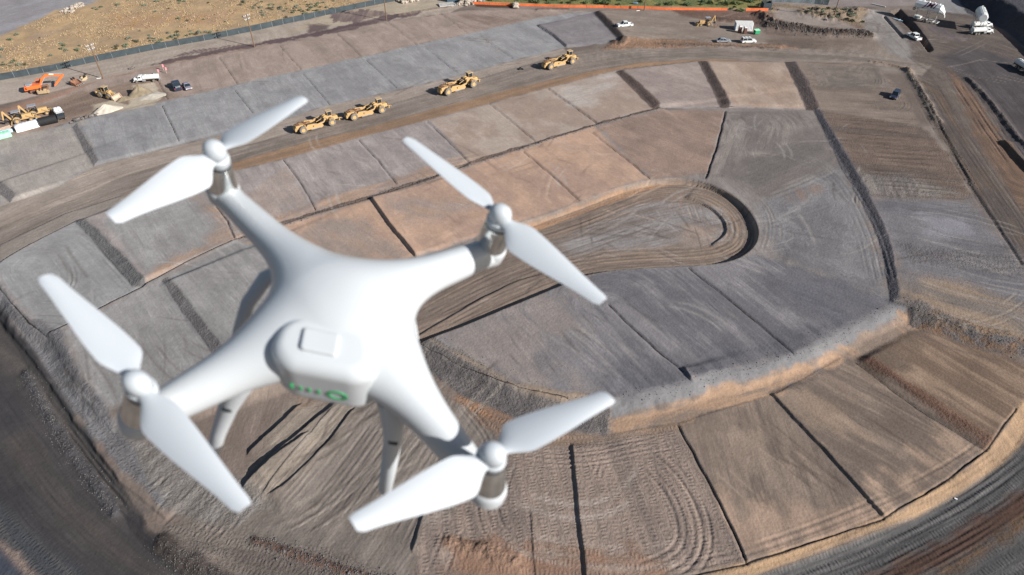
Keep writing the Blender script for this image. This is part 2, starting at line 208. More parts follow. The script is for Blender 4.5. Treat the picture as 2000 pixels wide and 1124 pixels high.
# left outer road
LR = [(-60, 640), (60, 780), (180, 940), (320, 1060), (520, 1150), (760, 1240)]
RG([(-200, 560), (0, 600), (70, 690), (150, 815), (240, 945), (290, 1030), (350, 1085), (430, 1130), (600, 1200), (760, 1280), (900, 1400), (-300, 1400)], (76, 73, 74), (60, 59, 62), z=Z3, d=LR, f=(.3, .01), e=.6, wob=1.0, par=(.2, .1, .7))
RG([(0, 625), (60, 700), (150, 830), (230, 945), (300, 1010), (240, 1000), (150, 900), (40, 750), (-30, 680)], (96, 90, 87), (82, 78, 76), z=Z3, d=LR, f=(.6, .02), e=1.5)
RG([(60, 830), (150, 960), (300, 1090), (420, 1160), (300, 1160), (150, 1060), (40, 930), (0, 860)], (88, 81, 78), (76, 73, 72), z=Z3, d=LR, f=(.4, .015), e=3)
RG([(0, 985), (60, 1040), (150, 1110), (190, 1150), (0, 1150), (-40, 1000)], (76, 78, 82), (90, 88, 88), z=Z3, d=LR, f=(.8, .03), e=1, par=(.6, .8, .4))
RG([(0, 1048), (8, 1058), (70, 1124), (60, 1140), (-10, 1060)], (150, 132, 122), (90, 84, 82), z=Z3, e=.6, wob=.8, par=(1, 0, 0))
RG([(-40, 1070), (0, 1075), (50, 1130), (-40, 1160)], (70, 74, 84), (80, 82, 90), z=Z3, e=.8)
# steep rough banks
RG([(782, 672), (840, 664), (1010, 756), (1110, 778), (1195, 782), (1195, 815), (1190, 850), (1010, 815), (900, 768), (860, 740)], (122, 116, 113), (108, 103, 102), z=-1, d=((800, 680), (1100, 800)), f=(.6, .12), e=.5, wob=.7, par=(1, .3, .2))
RG([(840, 664), (1010, 748), (1190, 779), (1190, 784), (1100, 782), (1005, 760)], (158, 140, 124), (140, 128, 118), d=((840, 664), (1100, 780)), f=(.6, .05), e=.6, wob=.4)
RG([(1195, 783), (1350, 747), (1550, 695), (1650, 640), (1757, 592), (1772, 610), (1660, 672), (1560, 715), (1480, 740), (1340, 780), (1195, 815)], (136, 134, 135), (126, 124, 126), z=-.7, d=((1200, 800), (1700, 640)), f=(.3, .2), e=.4, wob=.8, par=(.25, 0, .2))
RG([(1190, 815), (1340, 780), (1480, 740), (1560, 715), (1660, 672), (1772, 612), (1790, 640), (1690, 692), (1660, 700), (1520, 766), (1330, 824), (1190, 850)], (178, 148, 124), (142, 128, 118), z=-1.1, d=((1200, 820), (1640, 700)), f=(.35, .08), e=.6, wob=1.8, par=(.3, 0, .3), con=1.3)
RG([(1760, 595), (1790, 600), (1900, 640), (2030, 680), (2030, 712), (1960, 690), (1850, 655), (1780, 632)], (118, 112, 110), (150, 118, 92), z=-1, d=((1780, 610), (2000, 690)), f=(.3, .2), e=.6, wob=1, par=(1, 0, .2), con=1.4)
RG([(-200, 480), (0, 560), (60, 630), (130, 660), (130, 740), (160, 770), (215, 800), (330, 1000), (250, 930), (150, 812), (70, 688), (0, 600)], (128, 126, 127), (116, 113, 113), z=-1.4, d=((0, 580), (250, 930)), f=(.8, .08), e=.6, wob=.8, par=(.8, .3, .3))
RG([(95, 660), (125, 650), (150, 720), (215, 800), (180, 800), (130, 720)], (124, 121, 122), (112, 110, 112), z=-.5, f=(.8, .2), e=.6, par=(.9, 0, .3))
RG([(130, 652), (282, 566), (318, 545), (440, 700), (330, 760), (215, 800), (160, 720)], (154, 151, 149), (140, 137, 135), d=((318, 550), (420, 700)), f=(.4, .05), e=.8, wob=.8, par=(.25, 0, .6))
RG([(330, 545), (460, 474), (560, 480), (640, 560), (520, 620), (440, 690)], (154, 151, 149), (140, 137, 135), d=((330, 550), (440, 690)), f=(.5, .07), e=.8, par=(.2, 0, .7))
# ---- bowl with its access track (cut about two metres)
BOWL = smooth_pts([(640, 640), (800, 505+20), (1000, 440), (1060, 424), (1135, 396), (1200, 371), (1260, 353), (1330, 348), (1385, 358), (1440, 386), (1474, 425), (1484, 462), (1468, 490), (1430, 510), (1385, 518), (1280, 522), (1200, 527), (1140, 537), (1100, 556), (1000, 597), (900, 640), (830, 664), (790, 690), (700, 760), (560, 800)], 2)
ZB = -1.15
RG(BOWL, (146, 128, 114), (122, 110, 102), d='edge', f=(1.1, .02), e=.5, wob=.2, par=(.3, 0, 1), con=1.3)
RG([(1000, 442), (1060, 426), (1135, 398), (1200, 374), (1260, 356), (1330, 352), (1260, 366), (1135, 412), (1060, 440), (900, 500)], (180, 142, 112), (156, 128, 108), d=((1000, 442), (1200, 374)), f=(.9, .05), e=.4, wob=.4, par=(.5, 0, .5))
RG([(1180, 430), (1260, 395), (1340, 392), (1410, 412), (1420, 445), (1400, 475), (1300, 480), (1100, 500), (1080, 480)], (150, 144, 142), (124, 112, 104), z=ZB, d=((1080, 490), (1400, 420)), f=(.8, .03), e=2.5, wob=2, par=(.3, 0, 1), con=1.3)
RG([(1340, 440), (1400, 450), (1390, 478), (1330, 475)], (168, 150, 138), (140, 128, 120), z=ZB, d=((1340, 440), (1390, 478)), f=(.8, .1), e=2, wob=2)
# faces between pads: loose fill, darkened to paint in their grazing shade
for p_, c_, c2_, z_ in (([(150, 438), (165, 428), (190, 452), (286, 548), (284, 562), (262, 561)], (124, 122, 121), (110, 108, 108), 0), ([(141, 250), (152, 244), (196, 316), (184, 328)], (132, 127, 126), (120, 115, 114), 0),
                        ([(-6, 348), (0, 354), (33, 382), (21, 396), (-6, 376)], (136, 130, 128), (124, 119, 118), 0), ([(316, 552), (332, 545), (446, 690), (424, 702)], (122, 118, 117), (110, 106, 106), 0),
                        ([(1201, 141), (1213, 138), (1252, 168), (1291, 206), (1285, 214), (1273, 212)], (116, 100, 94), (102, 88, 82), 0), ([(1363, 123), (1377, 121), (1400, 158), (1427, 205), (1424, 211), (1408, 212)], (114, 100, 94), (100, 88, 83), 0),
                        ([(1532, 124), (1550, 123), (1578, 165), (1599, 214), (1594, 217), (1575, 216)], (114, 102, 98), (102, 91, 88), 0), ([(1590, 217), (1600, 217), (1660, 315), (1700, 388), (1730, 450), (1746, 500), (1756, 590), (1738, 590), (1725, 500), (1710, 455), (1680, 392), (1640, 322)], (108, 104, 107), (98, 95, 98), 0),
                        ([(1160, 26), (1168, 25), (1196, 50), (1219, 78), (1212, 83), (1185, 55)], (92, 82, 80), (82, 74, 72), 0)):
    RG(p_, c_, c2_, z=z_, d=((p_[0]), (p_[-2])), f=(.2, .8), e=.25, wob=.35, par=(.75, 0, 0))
# sand spill
RG([(180, 206), (222, 196), (250, 205), (262, 168), (300, 162), (312, 172), (308, 184), (318, 192), (300, 207), (262, 214), (215, 224), (185, 220)], (196, 182, 162), (180, 164, 146), f=(.3, .3), e=.6, wob=1, par=(.4, 0, 0))
# stains (wet soil) along the fence track
RG([(640, 24), (680, 20), (740, 22), (760, 30), (700, 44), (650, 46)], (122, 106, 104), (150, 134, 124), f=(.5, .1), e=.8, wob=3)
RG([(340, 112), (380, 99), (450, 90), (470, 92), (430, 101), (380, 108)], (128, 110, 106), (112, 97, 97), f=(.6, .1), e=.3, wob=1.6)
RG([(296, 128), (330, 118), (420, 101), (460, 89), (502, 86), (500, 92), (455, 101), (400, 110), (340, 122)], (104, 88, 88), (120, 104, 100), d=((300, 126), (500, 88)), f=(.6, .1), e=.5, wob=2.2)
RG([(500, 86), (600, 66), (680, 48), (760, 30), (820, 22), (830, 26), (760, 40), (690, 58), (600, 75), (500, 91)], (100, 84, 86), (118, 102, 100), d=((500, 90), (760, 36)), f=(.6, .1), e=.5, wob=2)
RG([(600, 50), (650, 48), (640, 60), (600, 66)], (112, 98, 96), None, e=1, wob=2)
RG([(925, 8), (1005, 11), (1004, 16), (930, 14)], (84, 66, 56), None, e=.4, wob=.3)

# level changes: outline, height, width of the bank, z the outline was surveyed at
LEV = []
def LV(p, dz, wd, z=0, sm=1): LEV.append(([U(x, y, z) for x, y in (smooth_pts(p+[p[0]], sm)[:-1] if sm else p)], dz, wd))
LV([(745, 655), (790, 655), (835, 664), (1010, 752), (1195, 781), (1350, 746), (1550, 694), (1650, 640), (1757, 592), (1800, 606), (2010, 680), (2300, 760), (2300, 1500), (-300, 1500), (-300, 480), (0, 558), (60, 630), (125, 655), (150, 725), (215, 800), (300, 800), (400, 770), (520, 740)], Z2, 4.0, 0)
BOWLI = 1; LV(BOWL, ZB, .6, 0, 0)
LV([(1300, 1140), (1462, 1102), (1600, 1057), (1725, 1016), (1850, 942), (1930, 880), (1985, 802), (2050, 740), (2600, 800), (2600, 1700), (1200, 1700)], Z3-Z2, 2.4, Z2)
LV([(-300, 520), (0, 590), (70, 690), (150, 815), (240, 945), (290, 1030), (350, 1085), (430, 1130), (600, 1200), (760, 1280), (900, 1700), (-500, 1700)], Z3-Z2, 2.0, Z2)

LV([(1850, -60), (1866, -10), (1890, 20), (1924, 28), (1958, 56), (1986, 78), (2010, 102), (2080, 170), (2600, 600), (2600, -300), (1850, -300)], 5.0, 6.5, 0)
LV([(1740, 23), (1758, 19), (1790, 50), (1808, 74), (1823, 98), (1813, 103), (1796, 80), (1771, 50)], -3.0, .8, 0, 0)
LV([(1724, 32), (1729, 31), (1766, 72), (1762, 76)], -1.4, .7, 0, 0)

# scarps: polyline, height, face width, decay of the high side, high side ('L'/'R' of travel)
SCP = []
def SC(p, h, fw=.35, dec=9, hi='L', z=0, sm=0, tr=0.0):
    h *= .5 if h < .5 else .8
    SCP.append(([U(x, y, z) for x, y in (smooth_pts(p, sm) if sm else p)], h, fw, dec, 1 if hi == 'L' else -1, tr))
for a in [((308, 155), (330, 195)), ((429, 113), (465, 165)), ((547, 90), (589, 137)), ((659, 66), (706, 111)), ((757, 42), (815, 88)), ((860, 26), (916, 66)),
          ((318, 208), (352, 278)), ((461, 178), (495, 222)), ((593, 145), (645, 205)), ((716, 118), (776, 172)), ((831, 94), (895, 143)), ((938, 70), (1003, 115))]: SC(list(a), .22, .3, 8, tr=.22)
SC([(1050, 50), (1080, 70), (1107, 93)], .7, .5, 8)
SC([(1163, 25), (1190, 52), (1216, 81)], 1.5, 2.4, 14)
SC([(147, 240), (170, 285), (188, 324)], .6, 2.6, 24)
SC([(0, 358), (30, 392)], 1.0, 3.0, 14)
SC([(160, 434), (218, 494), (274, 558)], 1.1, 3.0, 26)
SC([(326, 556), (380, 625), (436, 690)], .9, 2.8, 24)
SC([(1211, 140), (1245, 172), (1283, 211)], .8, 2.0, 26)
SC([(1374, 124), (1396, 165), (1418, 208)], 1.0, 2.4, 26)
SC([(1541, 125), (1560, 160), (1587, 215)], 1.1, 2.8, 26)
SC([(1594, 216), (1612, 250), (1650, 315), (1690, 390), (1720, 450), (1735, 500), (1748, 588)], .8, 1.8, 22, sm=1)
for a, h in [([(425, 405), (447, 435), (460, 468)], .3), ([(555, 313), (590, 360), (618, 410)], .22), ([(702, 275), (740, 315), (776, 360)], .25), ([(835, 238), (880, 280), (917, 317)], .25),
          ([(957, 202), (1005, 242), (1047, 277)], .25), ([(1070, 173), (1120, 208), (1168, 243)], .35), ([(1023, 297), (1080, 345), (1133, 393)], .28), ([(1158, 262), (1215, 305), (1270, 350)], .25),
          ([(1418, 218), (1402, 285), (1380, 350)], .45), ([(1190, 595), (1235, 640), (1290, 690), (1336, 727)], .25), ([(1345, 523), (1430, 590), (1552, 692)], .2)]: SC(a, h, .35, 9, tr=.25)
SC([(1334, 722), (1350, 744)], .7, .3, 9)
SC([(725, 389), (765, 445), (812, 502)], .95, .4, 12)
SC([(1530, 512), (1620, 545), (1748, 592)], .25, 1.6, 8)
for p_, h, fw in [([(0, 515), (80, 470), (160, 430)], .55, .4), ([(282, 560), (370, 515), (460, 472)], .7, .4), ([(95, 655), (190, 608), (282, 562)], .6, .6), ([(460, 472), (620, 417), (727, 389)], .3, .7),
               ([(727, 389), (922, 321), (1050, 280)], .3, .7), ([(1050, 280), (1170, 244), (1290, 212)], .55, .7), ([(0, 480), (125, 419), (237, 384)], .4, .4), ([(1290, 212), (1420, 210), (1597, 216)], .15, 1.0)]: SC(p_, h, fw, 9, 'R', tr=.2)
SC([(0, 448), (150, 384), (250, 341), (375, 305), (557, 262)], .25, .8, 9, 'L')
# bowl: inner kerb of the track and the ribs
SC([(1340, 388), (1375, 400), (1405, 420), (1420, 445), (1416, 460), (1390, 480)], .5, .4, 5, 'L', z=ZB, sm=2)
SC([(1030, 570), (1100, 520), (1180, 495), (1250, 488)], .3, .8, 3, 'R', z=ZB)
SC([(640, 760), (760, 690), (1000, 550), (1060, 538)], .5, .8, 3, 'R', z=ZB, sm=1)
# lower shelf seams (survey at -2)
SC([(1325, 832), (1365, 905), (1415, 1000), (1460, 1100)], .35, .3, 9, z=Z2, tr=.2)
SC([(1505, 772), (1580, 850), (1650, 925), (1727, 1014)], .5, .4, 10, z=Z2)
SC([(1680, 705), (1800, 795), (1935, 875)], 1.0, 2.6, 10, z=Z2, tr=.2)
SC([(1117, 870), (1125, 960), (1142, 1110), (1146, 1150)], .5, .3, 8, z=Z2)
SC([(830, 990), (818, 1030), (805, 1075)], .5, .4, 6, z=Z2)
SC([(1035, 1000), (1040, 1060), (1045, 1130)], .3, .3, 5, z=Z2)
for a in [((586, 792), (486, 886)), ((660, 785), (560, 870)), ((600, 850), (500, 930))]: SC([a[0], a[1]], .75, .3, 5, z=Z2, hi='L')
SC([(560, 870), (500, 925), (476, 950)], 1.0, .3, 5, z=Z2, hi='L')
SC([(650, 800), (600, 860), (540, 930), (512, 966)], .4, .3, 4, z=Z2, hi='L', sm=1)
SC([(690, 800), (640, 870), (560, 950), (528, 966)], .5, .3, 4, z=Z2, hi='L', sm=1)

for p_ in ([(1290, 1142), (1462, 1102), (1600, 1057), (1725, 1016), (1850, 941), (1930, 879), (1985, 801)],): SC(p_, .16, .3, 4, 'R', z=Z2, tr=.25)
SC([(1190, 850), (1330, 826), (1520, 768), (1640, 702)], .2, .5, 3, 'R', z=Z2)
SC([(820, 672), (905, 716), (1010, 756), (1110, 778)], .2, .4, 3, 'R', tr=.2)
SC([(95, 655), (130, 725), (180, 800), (250, 880)], .25, .5, 3, 'L', z=-1)
SC([(0, 560), (60, 630), (95, 655)], .25, .5, 3, 'L', z=0, tr=.2)
SC([(0, 626), (70, 712), (150, 832), (240, 950), (330, 1022)], .5, .5, 4, 'L', z=Z3)
SC([(1205, 137), (1357, 122), (1500, 121), (1710, 127)], .2, .4, 4, 'R', tr=.2)
SC([(1780, 150), (1830, 235), (1900, 370), (2000, 520)], .45, .7, 5, 'L', tr=.15)
SC([(1955, 278), (1985, 312), (2015, 345)], 1.3, .6, 5, 'L')
# tracks: polyline, half width, depth, tone shift, survey z
TRK = []
def TK(p, hw=.35, dep=-.06, tone=None, z=0, sm=2, lip=.04): TRK.append(([U(x, y, z) for x, y in smooth_pts(p, sm)], hw, dep, None if tone is None else alb(tone), lip))
rt = random.Random(7)
def fan(p, n, sp, **k):                        # a family of ruts running side by side
    pts = [U(x, y, k.get('z', 0)) for x, y in smooth_pts(p, 2)]
    for i in range(n):
        o = (i-(n-1)/2)*sp+rt.uniform(-.25, .25)*sp; q = []
        for j in range(len(pts)):
            a = pts[max(0, j-1)]; b = pts[min(len(pts)-1, j+1)]; dx, dy = b[0]-a[0], b[1]-a[1]; l = math.hypot(dx, dy)
            q.append((pts[j][0]-dy/l*o, pts[j][1]+dx/l*o))
        i0 = rt.randint(0, len(q)//5); i1 = len(q)-rt.randint(0, len(q)//5)
        if i1-i0 < 2: i0, i1 = 0, len(q)
        TRK.append((q[i0:i1], k.get('hw', .22), k.get('dep', -.12)*rt.uniform(.5, 1.3), alb(k['tone']) if k.get('tone') else None, k.get('lip', .07)))
# big loops on the cleated pad
fan([(1200, 872), (1270, 900), (1325, 960), (1352, 1030), (1345, 1080), (1300, 1112), (1240, 1130)], 6, 1.1, z=Z2, dep=-.2, lip=.05)
fan([(1000, 960), (1060, 985), (1130, 1000), (1200, 985), (1245, 940), (1262, 905)], 2, 2.6, z=Z2, hw=.5, dep=-.05, lip=0, tone=(178, 165, 156))
fan([(1165, 950), (1168, 925), (1180, 900)], 2, .8, z=Z2, dep=-.15)
fan([(990, 1040), (1060, 1075), (1160, 1092), (1280, 1090), (1440, 1060)], 3, 1.6, z=Z2, hw=.45, dep=-.05, lip=0, tone=(172, 156, 145))
fan([(980, 880), (1060, 900), (1150, 900), (1250, 875), (1330, 862)], 4, .9, z=Z2, dep=-.1)
fan([(500, 1000), (640, 1020), (740, 1060), (800, 1075)], 2, 3.4, z=Z2, hw=.55, dep=-.12, tone=(136, 124, 116))
fan([(990, 880), (960, 960), (970, 1030), (1010, 1060)], 4, 1.4, z=Z2, dep=-.12, lip=.03)
fan([(900, 780), (960, 850), (960, 880)], 4, .9, z=Z2, dep=-.15)
fan([(740, 780), (640, 920), (560, 1010)], 7, 1.4, z=Z2, dep=-.09)
fan([(840, 830), (780, 920), (700, 1040)], 7, 1.5, z=Z2, dep=-.09)
fan([(870, 990), (830, 1080), (810, 1124)], 4, 2.2, z=Z2, dep=-.15)
for i in range(26):                            # gouges on the rough corner
    x = rt.uniform(310, 520); y = 900+(x-310)*.45+rt.uniform(0, 70)
    TK([(x, y), (x-rt.uniform(10, 24), y+rt.uniform(12, 26)), (x-rt.uniform(26, 44), y+rt.uniform(26, 48))], .25, -.3, z=Z2, lip=.15)
# bowl
fan([(1000, 470), (1135, 430), (1260, 378), (1330, 372), (1400, 388), (1440, 425), (1448, 460), (1430, 490), (1370, 503), (1250, 508), (1120, 520), (1000, 570), (860, 635)], 7, 1.2, z=ZB, dep=-.1, tone=(176, 156, 140))
fan([(1000, 480), (1135, 440), (1260, 386), (1330, 378), (1396, 392), (1434, 427), (1442, 458), (1425, 484), (1368, 497), (1250, 502), (1120, 514), (1000, 560), (860, 625)], 6, 1.3, z=ZB, dep=-.16, tone=(112, 96, 86))
fan([(880, 560), (1000, 505), (1130, 470), (1260, 420)], 8, 1.5, z=ZB, dep=-.1, tone=(120, 106, 98))
fan([(1120, 470), (1180, 440), (1260, 410), (1330, 405), (1390, 425), (1400, 450)], 4, .8, z=ZB, dep=-.08)
fan([(700, 700), (860, 600), (1000, 530)], 9, 1.3, z=ZB, dep=-.12)
fan([(1345, 395), (1355, 420), (1362, 440)], 4, 1.4, z=ZB, dep=-.08, tone=(162, 148, 134))
# right-hand curve round the bowl and the long field
fan([(1540, 300), (1630, 330), (1700, 450), (1725, 560)], 5, 1.3, dep=-.07, tone=(134, 130, 130))
fan([(1500, 450), (1560, 430), (1640, 400)], 2, 1.6, dep=-.05, hw=.3, tone=(140, 137, 138))
fan([(1500, 384), (1560, 362), (1640, 325)], 3, 1.2, dep=-.06, hw=.4, tone=(146, 140, 136))
fan([(1280, 330), (1380, 338), (1450, 362), (1500, 400), (1515, 450), (1500, 500)], 4, 1.0, dep=-.07, tone=(140, 130, 122))
for i in range(17):
    y = 232+i*9.3; x0 = 1608+i*5; x1 = 1800+i*7.5
    fan([(x0+rt.uniform(0, 60), y), ((x0+x1)/2, y+rt.uniform(2, 7)), (x1-rt.uniform(0, 50), y+rt.uniform(6, 12))], 2, .8, dep=-.32, hw=.3, tone=(84, 74, 68))
for i in range(22):
    y = 345+rt.uniform(0, 40); x = rt.uniform(1668, 1800)
    dx = rt.uniform(-14, 14); L_ = rt.uniform(8, 26); TK([(x, y), (x+dx*.6+rt.uniform(-3, 5), y+L_*.5), (x+dx, y+L_)], rt.uniform(.2, .45), -.2*rt.uniform(.4, 1.2), lip=.1)
for i in range(14):
    y = 498+rt.uniform(0, 14); x = rt.uniform(1750, 1960)
    TK([(x, y), (x+4, y+8), (x+3, y+16)], .3, -.2, lip=.12)
fan([(1860, 640), (1960, 620), (2010, 580)], 3, 1.6, dep=-.06, tone=(160, 146, 132))
fan([(1780, 600), (1880, 632), (2010, 652)], 5, .9, dep=-.07, tone=(158, 138, 116))
fan([(1560, 135), (1580, 170), (1660, 178), (1725, 170), (1700, 140), (1620, 134), (1585, 150)], 4, .8, dep=-.1)
fan([(1730, 190), (1770, 200), (1770, 215), (1740, 225)], 3, .8, dep=-.1)
# dirt roads at the right
fan([(1780, 100), (1850, 130), (1900, 180), (2000, 330)], 9, 1.3, dep=-.1)
fan([(1790, 150), (1860, 270), (1960, 420), (2010, 500)], 8, 1.2, dep=-.12)
fan([(1880, 160), (1940, 250), (2000, 330)], 5, 1.6, dep=-.25, lip=.15)
fan([(1700, 20), (1750, 70), (1800, 115)], 5, 1.6, dep=-.06, tone=(158, 150, 144))
fan([(1810, 60), (1850, 68), (1900, 76), (1950, 98)], 6, .7, dep=-.12)
# haul road
fan(HAUL[:8], 8, 1.3, dep=-.05)
fan(HAUL[5:], 8, 1.4, dep=-.05)
fan([(0, 468), (125, 408), (240, 368), (400, 326)], 4, .9, dep=-.08)
fan([(1190, 70), (1260, 78), (1400, 68), (1500, 84), (1650, 92)], 6, 1.8, dep=-.05)
fan([(1300, 92), (1400, 88), (1560, 96), (1700, 108)], 6, .9, dep=-.08)
fan([(0, 182), (200, 138), (400, 98), (560, 66)], 5, 1.1, dep=-.04, tone=(186, 170, 156))
fan([(0, 245), (120, 210), (250, 175)], 4, 1.2, dep=-.08)
# outer roads
fan([(1300, 1190), (1480, 1145), (1700, 1062), (1880, 975), (2000, 885)], 10, 1.1, z=Z3, dep=-.09, lip=.05)
fan([(1700, 1130), (1880, 1030), (2010, 945)], 7, 1.0, z=Z3, dep=-.09, lip=.05)
fan([(1560, 1190), (1760, 1124), (2000, 990)], 3, .7, z=Z3, dep=-.12, lip=.06)
fan([(0, 700), (90, 830), (210, 970), (330, 1060), (480, 1120)], 5, 2.2, z=Z3, dep=-.08)
fan([(110, 810), (200, 930), (260, 1000)], 2, 1.0, z=Z3, dep=-.3, lip=.2)
fan([(0, 900), (80, 990), (200, 1090), (260, 1124)], 3, 1.4, z=Z3, dep=-.15, lip=.12)
# scuffs and single wheel marks crossing the pads
def scuffs(n, box, z, ang, spr, L0, L1, tones, hw=(.15, .4), pair=.5, clip=None):
    cp = [U(a, b, z) for a, b in clip] if clip else None
    for i in range(n):
        x = rt.uniform(box[0], box[2]); y = rt.uniform(box[1], box[3]); a = R_(ang+rt.gauss(0, spr)); L = rt.uniform(L0, L1); c = rt.gauss(0, .25)
        X0, Y0 = U(x, y, z); q = []
        for k in range(5):
            aa = a+c*(k-2)/2; q.append((X0, Y0)); X0 += math.cos(aa)*L/4; Y0 += math.sin(aa)*L/4
        tn = alb(rt.choice(tones)); w_ = rt.uniform(*hw)
        if cp and poly_sd(np.array([p[0] for p in q]), np.array([p[1] for p in q]), cp).max() > -1.5: continue
        TRK.append((q, w_, -.03, tn, .015))
        if rt.random() < pair: TRK.append(([(u+math.sin(a)*2.0, v-math.cos(a)*2.0) for u, v in q], w_, -.03, tn, .015))
LT, DK = (160, 154, 150), (98, 92, 90)
CLM = [(850, 668), (1000, 600), (1110, 558), (1385, 520), (1530, 514), (1735, 590), (1640, 636), (1550, 688), (1350, 740), (1200, 770), (1010, 750)]
CLR = [(1335, 838), (1500, 782), (1650, 712), (1770, 660), (1960, 730), (1930, 868), (1850, 930), (1725, 1004), (1600, 1046), (1466, 1090)]
scuffs(46, (900, 560, 1650, 740), 0, -52, 7, 6, 22, [LT, LT, DK], clip=CLM)
scuffs(40, (1420, 230, 1690, 540), 0, 60, 40, 5, 18, [LT, LT, DK])
scuffs(40, (1720, 400, 1980, 620), 0, -15, 12, 6, 26, [LT, DK])
scuffs(130, (1340, 720, 1940, 1090), Z2, -50, 6, 4, 14, [(168, 148, 132), (98, 86, 78), (98, 86, 78)], (.1, .3), .25, CLR)
scuffs(26, (560, 240, 1250, 380), 0, -45, 30, 5, 16, [(186, 174, 166), (128, 114, 106)])
scuffs(24, (760, 290, 1350, 420), 0, 20, 40, 5, 18, [(198, 172, 152), (146, 124, 112)])
scuffs(26, (10, 440, 500, 740), -.2, -45, 30, 5, 18, [(176, 172, 168), (118, 112, 108)])
scuffs(40, (480, 800, 900, 1060), Z2, 48, 6, 6, 24, [(160, 150, 140), (84, 76, 72)])
scuffs(26, (1230, 30, 1700, 85), 0, 5, 25, 8, 34, [(168, 156, 148), (112, 100, 92)])
scuffs(30, (300, 60, 1050, 200), 0, 10, 50, 6, 20, [(176, 162, 154), (126, 112, 104)])
scuffs(30, (1100, 400, 1400, 500), ZB, 20, 50, 4, 16, [(172, 164, 160), (92, 84, 80)])
scuffs(30, (1760, 60, 1980, 160), 0, -20, 40, 8, 30, [(140, 130, 122), (82, 76, 74)])
# pads
fan([(40, 560), (90, 600), (150, 560), (130, 500), (80, 490), (50, 520)], 2, .9, dep=-.06)
fan([(150, 445), (210, 510), (262, 565)], 3, .8, dep=-.08)
fan([(470, 470), (440, 430), (400, 400)], 3, 1.0, dep=-.06)
fan([(1065, 35), (1110, 60), (1130, 85)], 3, 1.4, dep=-.06)

# ridges of loose spoil: polyline, half width, height, clod roughness
RDG = []
def RD(p, hw, h, rg=.6, tone=None, z=0): RDG.append(([U(x, y, z) for x, y in smooth_pts(p, 2)], hw, h, rg, None if tone is None else alb(tone)))
RD([(1500, 54), (1560, 58), (1600, 66), (1640, 67), (1680, 68), (1694, 70)], 3.4, 2.1, .6, (72, 60, 53))
RD([(1400, 38), (1500, 50), (1560, 58)], 1.8, .8, .6, (104, 88, 78))
RD([(1485, 30), (1500, 40), (1508, 46)], 3.0, 2.0, 1, (118, 98, 86))
RD([(1575, 26), (1620, 36), (1670, 32), (1680, 22)], 4.0, 1.6, 1.1, (150, 132, 112))
RD([(1590, 22), (1600, 25)], 1.6, 1.6, 1, (60, 54, 52))
RD([(50, 730), (100, 820), (150, 895), (215, 985), (225, 1004)], 1.3, .5, .5, (84, 82, 84), z=Z3)
RD([(320, 1070), (380, 1110), (440, 1150)], 2.0, .5, .5, (84, 76, 72), z=Z3)
RD([(500, 1055), (600, 1092), (720, 1130), (800, 1150)], 1.0, .35, .6, (112, 90, 80), z=Z2)
RD([(1000, 84), (1210, 86)], .3, .1, .2)
RD([(1198, 84), (1212, 88), (1218, 80)], 1.6, 1.0, 1, (104, 88, 78))
RD([(1300, 88), (1400, 90), (1520, 96)], 1.0, .45, .9, (128, 106, 92))
RD([(1050, 20), (1110, 19)], 1.2, .6, 1, (118, 100, 90))
RD([(880, 14), (830, 22), (780, 30)], .8, .5, 1, (140, 124, 110))
RD([(1770, 140), (1800, 185), (1830, 240)], 1.6, .8, .7, (128, 116, 106))
RD([(1890, 155), (1930, 195), (2010, 300)], 1.2, .8, .8, (92, 86, 84))
RD([(1700, 122), (1740, 128), (1780, 145)], 1.2, .6, .8, (140, 120, 104))
RD([(880, 1060), (940, 1075), (1000, 1100)], 2.0, .7, .8, (150, 122, 104), z=Z2)
RD([(1745, 590), (1775, 600), (1830, 622), (1900, 645)], .8, .5, .9, (120, 114, 112))
RD([(60, 66), (250, 52)], .2, .05, .2)

